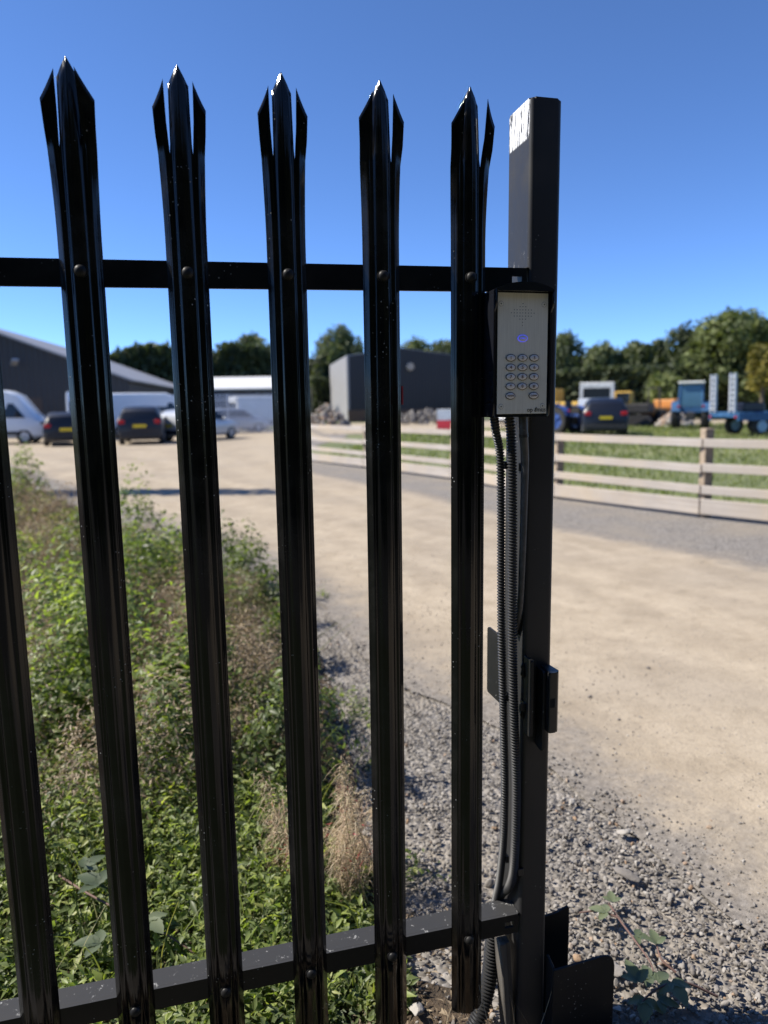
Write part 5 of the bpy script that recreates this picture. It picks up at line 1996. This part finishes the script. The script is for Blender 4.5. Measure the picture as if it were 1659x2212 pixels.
# ------------------------------------------------------------------ trees
def tree(label, lat, dist, top, rad, mat, seed, n=4200, low=0.25, card=0.34, cat="tree", group="trees along the field's far edge", name="tree", squash=1.0):
    rg = np.random.default_rng(seed)
    base = spot(lat, dist, -0.03)
    r = empty(name, base)
    tag(r, label, cat, group)
    z0 = top * low
    b = BM()
    b.cyl((0, 0, 0), (0, 0, z0 + (top - z0) * .55), rad * .085 + .06, rad * .03 + .02, 10)
    limbs = []
    for k in range(5):
        a_ = k * 1.26 + rg.uniform(0, .5)
        zz = z0 + (top - z0) * rg.uniform(.0, .35)
        b.cyl((0, 0, zz), (math.cos(a_) * rad * .6, math.sin(a_) * rad * .6, zz + (top - z0) * .3), rad * .035 + .02, .02, 7)
    b.done("trunk", M_BARK, r, 50)
    nb = 34
    cz = (top + z0) / 2
    hz = (top - z0) / 2
    ctr = rg.normal(size=(nb, 3))
    ctr = unit(ctr) * (rg.random(nb)[:, None] ** 0.45)
    br = rg.uniform(0.24, 0.44, nb)
    ctr = ctr * (1 - br[:, None] * .8)
    ctr[:, 2] = np.clip(ctr[:, 2] * 1.15, -1 + br, 1 - br)
    ctr[0] = (0.1, 0, 1 - br[0])
    ctr[1] = (-0.35, 0.1, 0.86 - br[1])
    ctr[2] = (0.42, 0, 0.80 - br[2])
    # narrower towards the top, rounded below
    w = np.full(nb, 1.05)
    ctr[:, :2] *= w[:, None]
    kb = rg.integers(0, nb, n)
    dr = unit(rg.normal(size=(n, 3)))
    rr = br[kb] * rg.uniform(0.55, 1.08, n)
    P = ctr[kb] + dr * rr[:, None]
    P = P * np.array([rad, rad * squash, hz]) + np.array([0, 0, cz])
    D = unit(rg.normal(size=(n, 3)))
    nr = unit(dr + rg.normal(size=(n, 3)) * 0.5)
    s_ = card * rg.uniform(0.5, 1.3, n)
    V, F = leaves(P, D, nr, s_, s_ * 0.75, 0.2, 0.15)
    tone = np.clip(0.42 + rg.normal(size=nb)[kb] * 0.20 + rg.normal(size=n) * 0.14, 0, 1)
    np_mesh("crown", V, F, mat, r, rnd=np.repeat(tone, 5))
    return r


def vt(x, ytop, hw, D):
    """lateral, distance, height and radius from a bearing, an elevation and a half-width, each in thousandths of D/1.534"""
    hor = 881 - 0.015 * (x - 830)
    return (x - 830) * D / 1534, D / 0.989, 1.41 + (hor - ytop) * D / 1534, hw * D / 1534


TR = [
    ("round tree rising above the dark hedge left of the third pale", 552, 727, 46, 92, M_CROWN, 0.30),
    ("tall green tree behind the workshop's side wall", 742, 708, 54, 96, M_CROWN, 0.15),
    ("dark low tree beside the workshop's side wall", 694, 768, 36, 94, M_CROWND, 0.05),
    ("tree showing above the workshop roof beside the fourth pale", 905, 733, 52, 112, M_CROWNL, 0.2),
    ("tree showing above the workshop roof beside the last pale", 968, 738, 46, 114, M_CROWN, 0.2),
    ("dark tree just right of the gate post", 1222, 722, 54, 74, M_CROWN, 0.10),
    ("rounded tree left of the notch of sky", 1300, 742, 44, 72, M_CROWN, 0.10),
    ("rounded tree right of the notch of sky", 1372, 742, 46, 72, M_CROWN, 0.10),
    ("slim tree between the notch trees and the tall pair", 1420, 738, 36, 76, M_CROWND, 0.10),
    ("tall dark tree behind the blue tractor cab", 1478, 700, 48, 70, M_CROWND, 0.10),
    ("broad light green tree above the low loader trailer", 1592, 677, 92, 64, M_CROWNL, 0.10),
    ("large green tree at the frame edge behind the trailer", 1690, 690, 80, 66, M_CROWN, 0.10),
    ("pale green bushy tree behind the orange dumper", 1442, 803, 36, 60, M_CROWNL, 0.02),
]
for i, (lab, x, yt, hw, D, mt, low) in enumerate(TR):
    la, di, top, rad = vt(x, yt, hw * 1.15, D)
    tree(lab, la, di, top, rad, mt, 100 + i, 14000 if hw > 60 else 9000, low, 0.44 if D < 80 else 0.55)
la, di, top, rad = vt(1650, 742, 46, 52)
tree("small yellow leaved tree at the frame edge in front of the green trees", la, di, top, rad, M_CROWNY, 140, 2200, 0.35, 0.32)
# narrow conifer that throws the shadow across the drive
tree("narrow conifer standing in the weeds outside the frame", -8.25, 12.9, 7.5, 0.62, M_CROWND, 141, 3500, 0.05, 0.16, group="conifers by the drive", name="conifer")


def hedge(label, p0, p1, top, depth, mat, seed, n, card=0.45):
    rg = np.random.default_rng(seed)
    r = empty("hedge", (p0 + p1) / 2)
    tag(r, label, "hedge", "hedges behind the yard and field")
    L = (p1 - p0).length
    d = (p1 - p0) / L
    nn = Vector((-d.y, d.x, 0))
    u = rg.random(n) * L
    hh = top * (0.86 + 0.26 * (vnoise(u * 0.35, u * 0 + seed, seed) * 0.7 + vnoise(u * 1.3, u * 0, seed + 1) * 0.3))
    a_ = rg.uniform(0, math.pi, n)
    rr = rg.uniform(0.80, 1.06, n)
    face_ = np.minimum(1, np.abs(np.cos(a_)) * 1.8) * np.sign(np.cos(a_))
    zz = np.minimum(1, np.sin(a_) * 1.8)
    w_ = face_ * depth / 2 * rr * (0.8 + 0.4 * vnoise(u, zz * 4, seed + 3))
    z = zz * hh * rr
    P = np.stack([(p0.x - r.location.x) + d.x * u + nn.x * w_, (p0.y - r.location.y) + d.y * u + nn.y * w_, z], -1)
    s_ = card * rg.uniform(0.5, 1.3, n)
    V, F = leaves(P, unit(rg.normal(size=(n, 3))), unit(rg.normal(size=(n, 3))), s_, s_ * .75)
    np_mesh("foliage", V, F, mat, r, rnd=np.repeat(np.clip(0.4 + rg.normal(size=n) * 0.2, 0, 1), 5))
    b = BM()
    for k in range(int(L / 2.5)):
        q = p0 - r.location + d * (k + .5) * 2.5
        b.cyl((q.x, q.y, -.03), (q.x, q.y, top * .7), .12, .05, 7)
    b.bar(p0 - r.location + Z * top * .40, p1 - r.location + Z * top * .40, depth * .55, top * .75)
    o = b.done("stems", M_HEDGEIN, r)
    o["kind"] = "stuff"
    return r


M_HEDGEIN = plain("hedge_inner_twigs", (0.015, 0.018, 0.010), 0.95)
hedge("tall dark hedge behind the barn and the open shed", spot(-33, 80), spot(-11, 82), 7.6, 3.5, M_CROWND, 71, 15000, 0.7)
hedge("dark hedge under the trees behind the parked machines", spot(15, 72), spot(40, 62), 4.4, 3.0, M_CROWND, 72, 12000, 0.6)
hedge("dark hedge added behind the viewpoint for the black paint to reflect", Vector((-16, -6.5, 0)), Vector((18, -6.5, 0)), 5.2, 2.2, M_CROWND, 74, 16000, 0.4)  # unseen hedge, added to darken what the black paint reflects
hedge("low dark hedge between the workshop and the open shed", spot(-9, 90), spot(-4, 92), 5.0, 3.0, M_CROWND, 73, 2200)
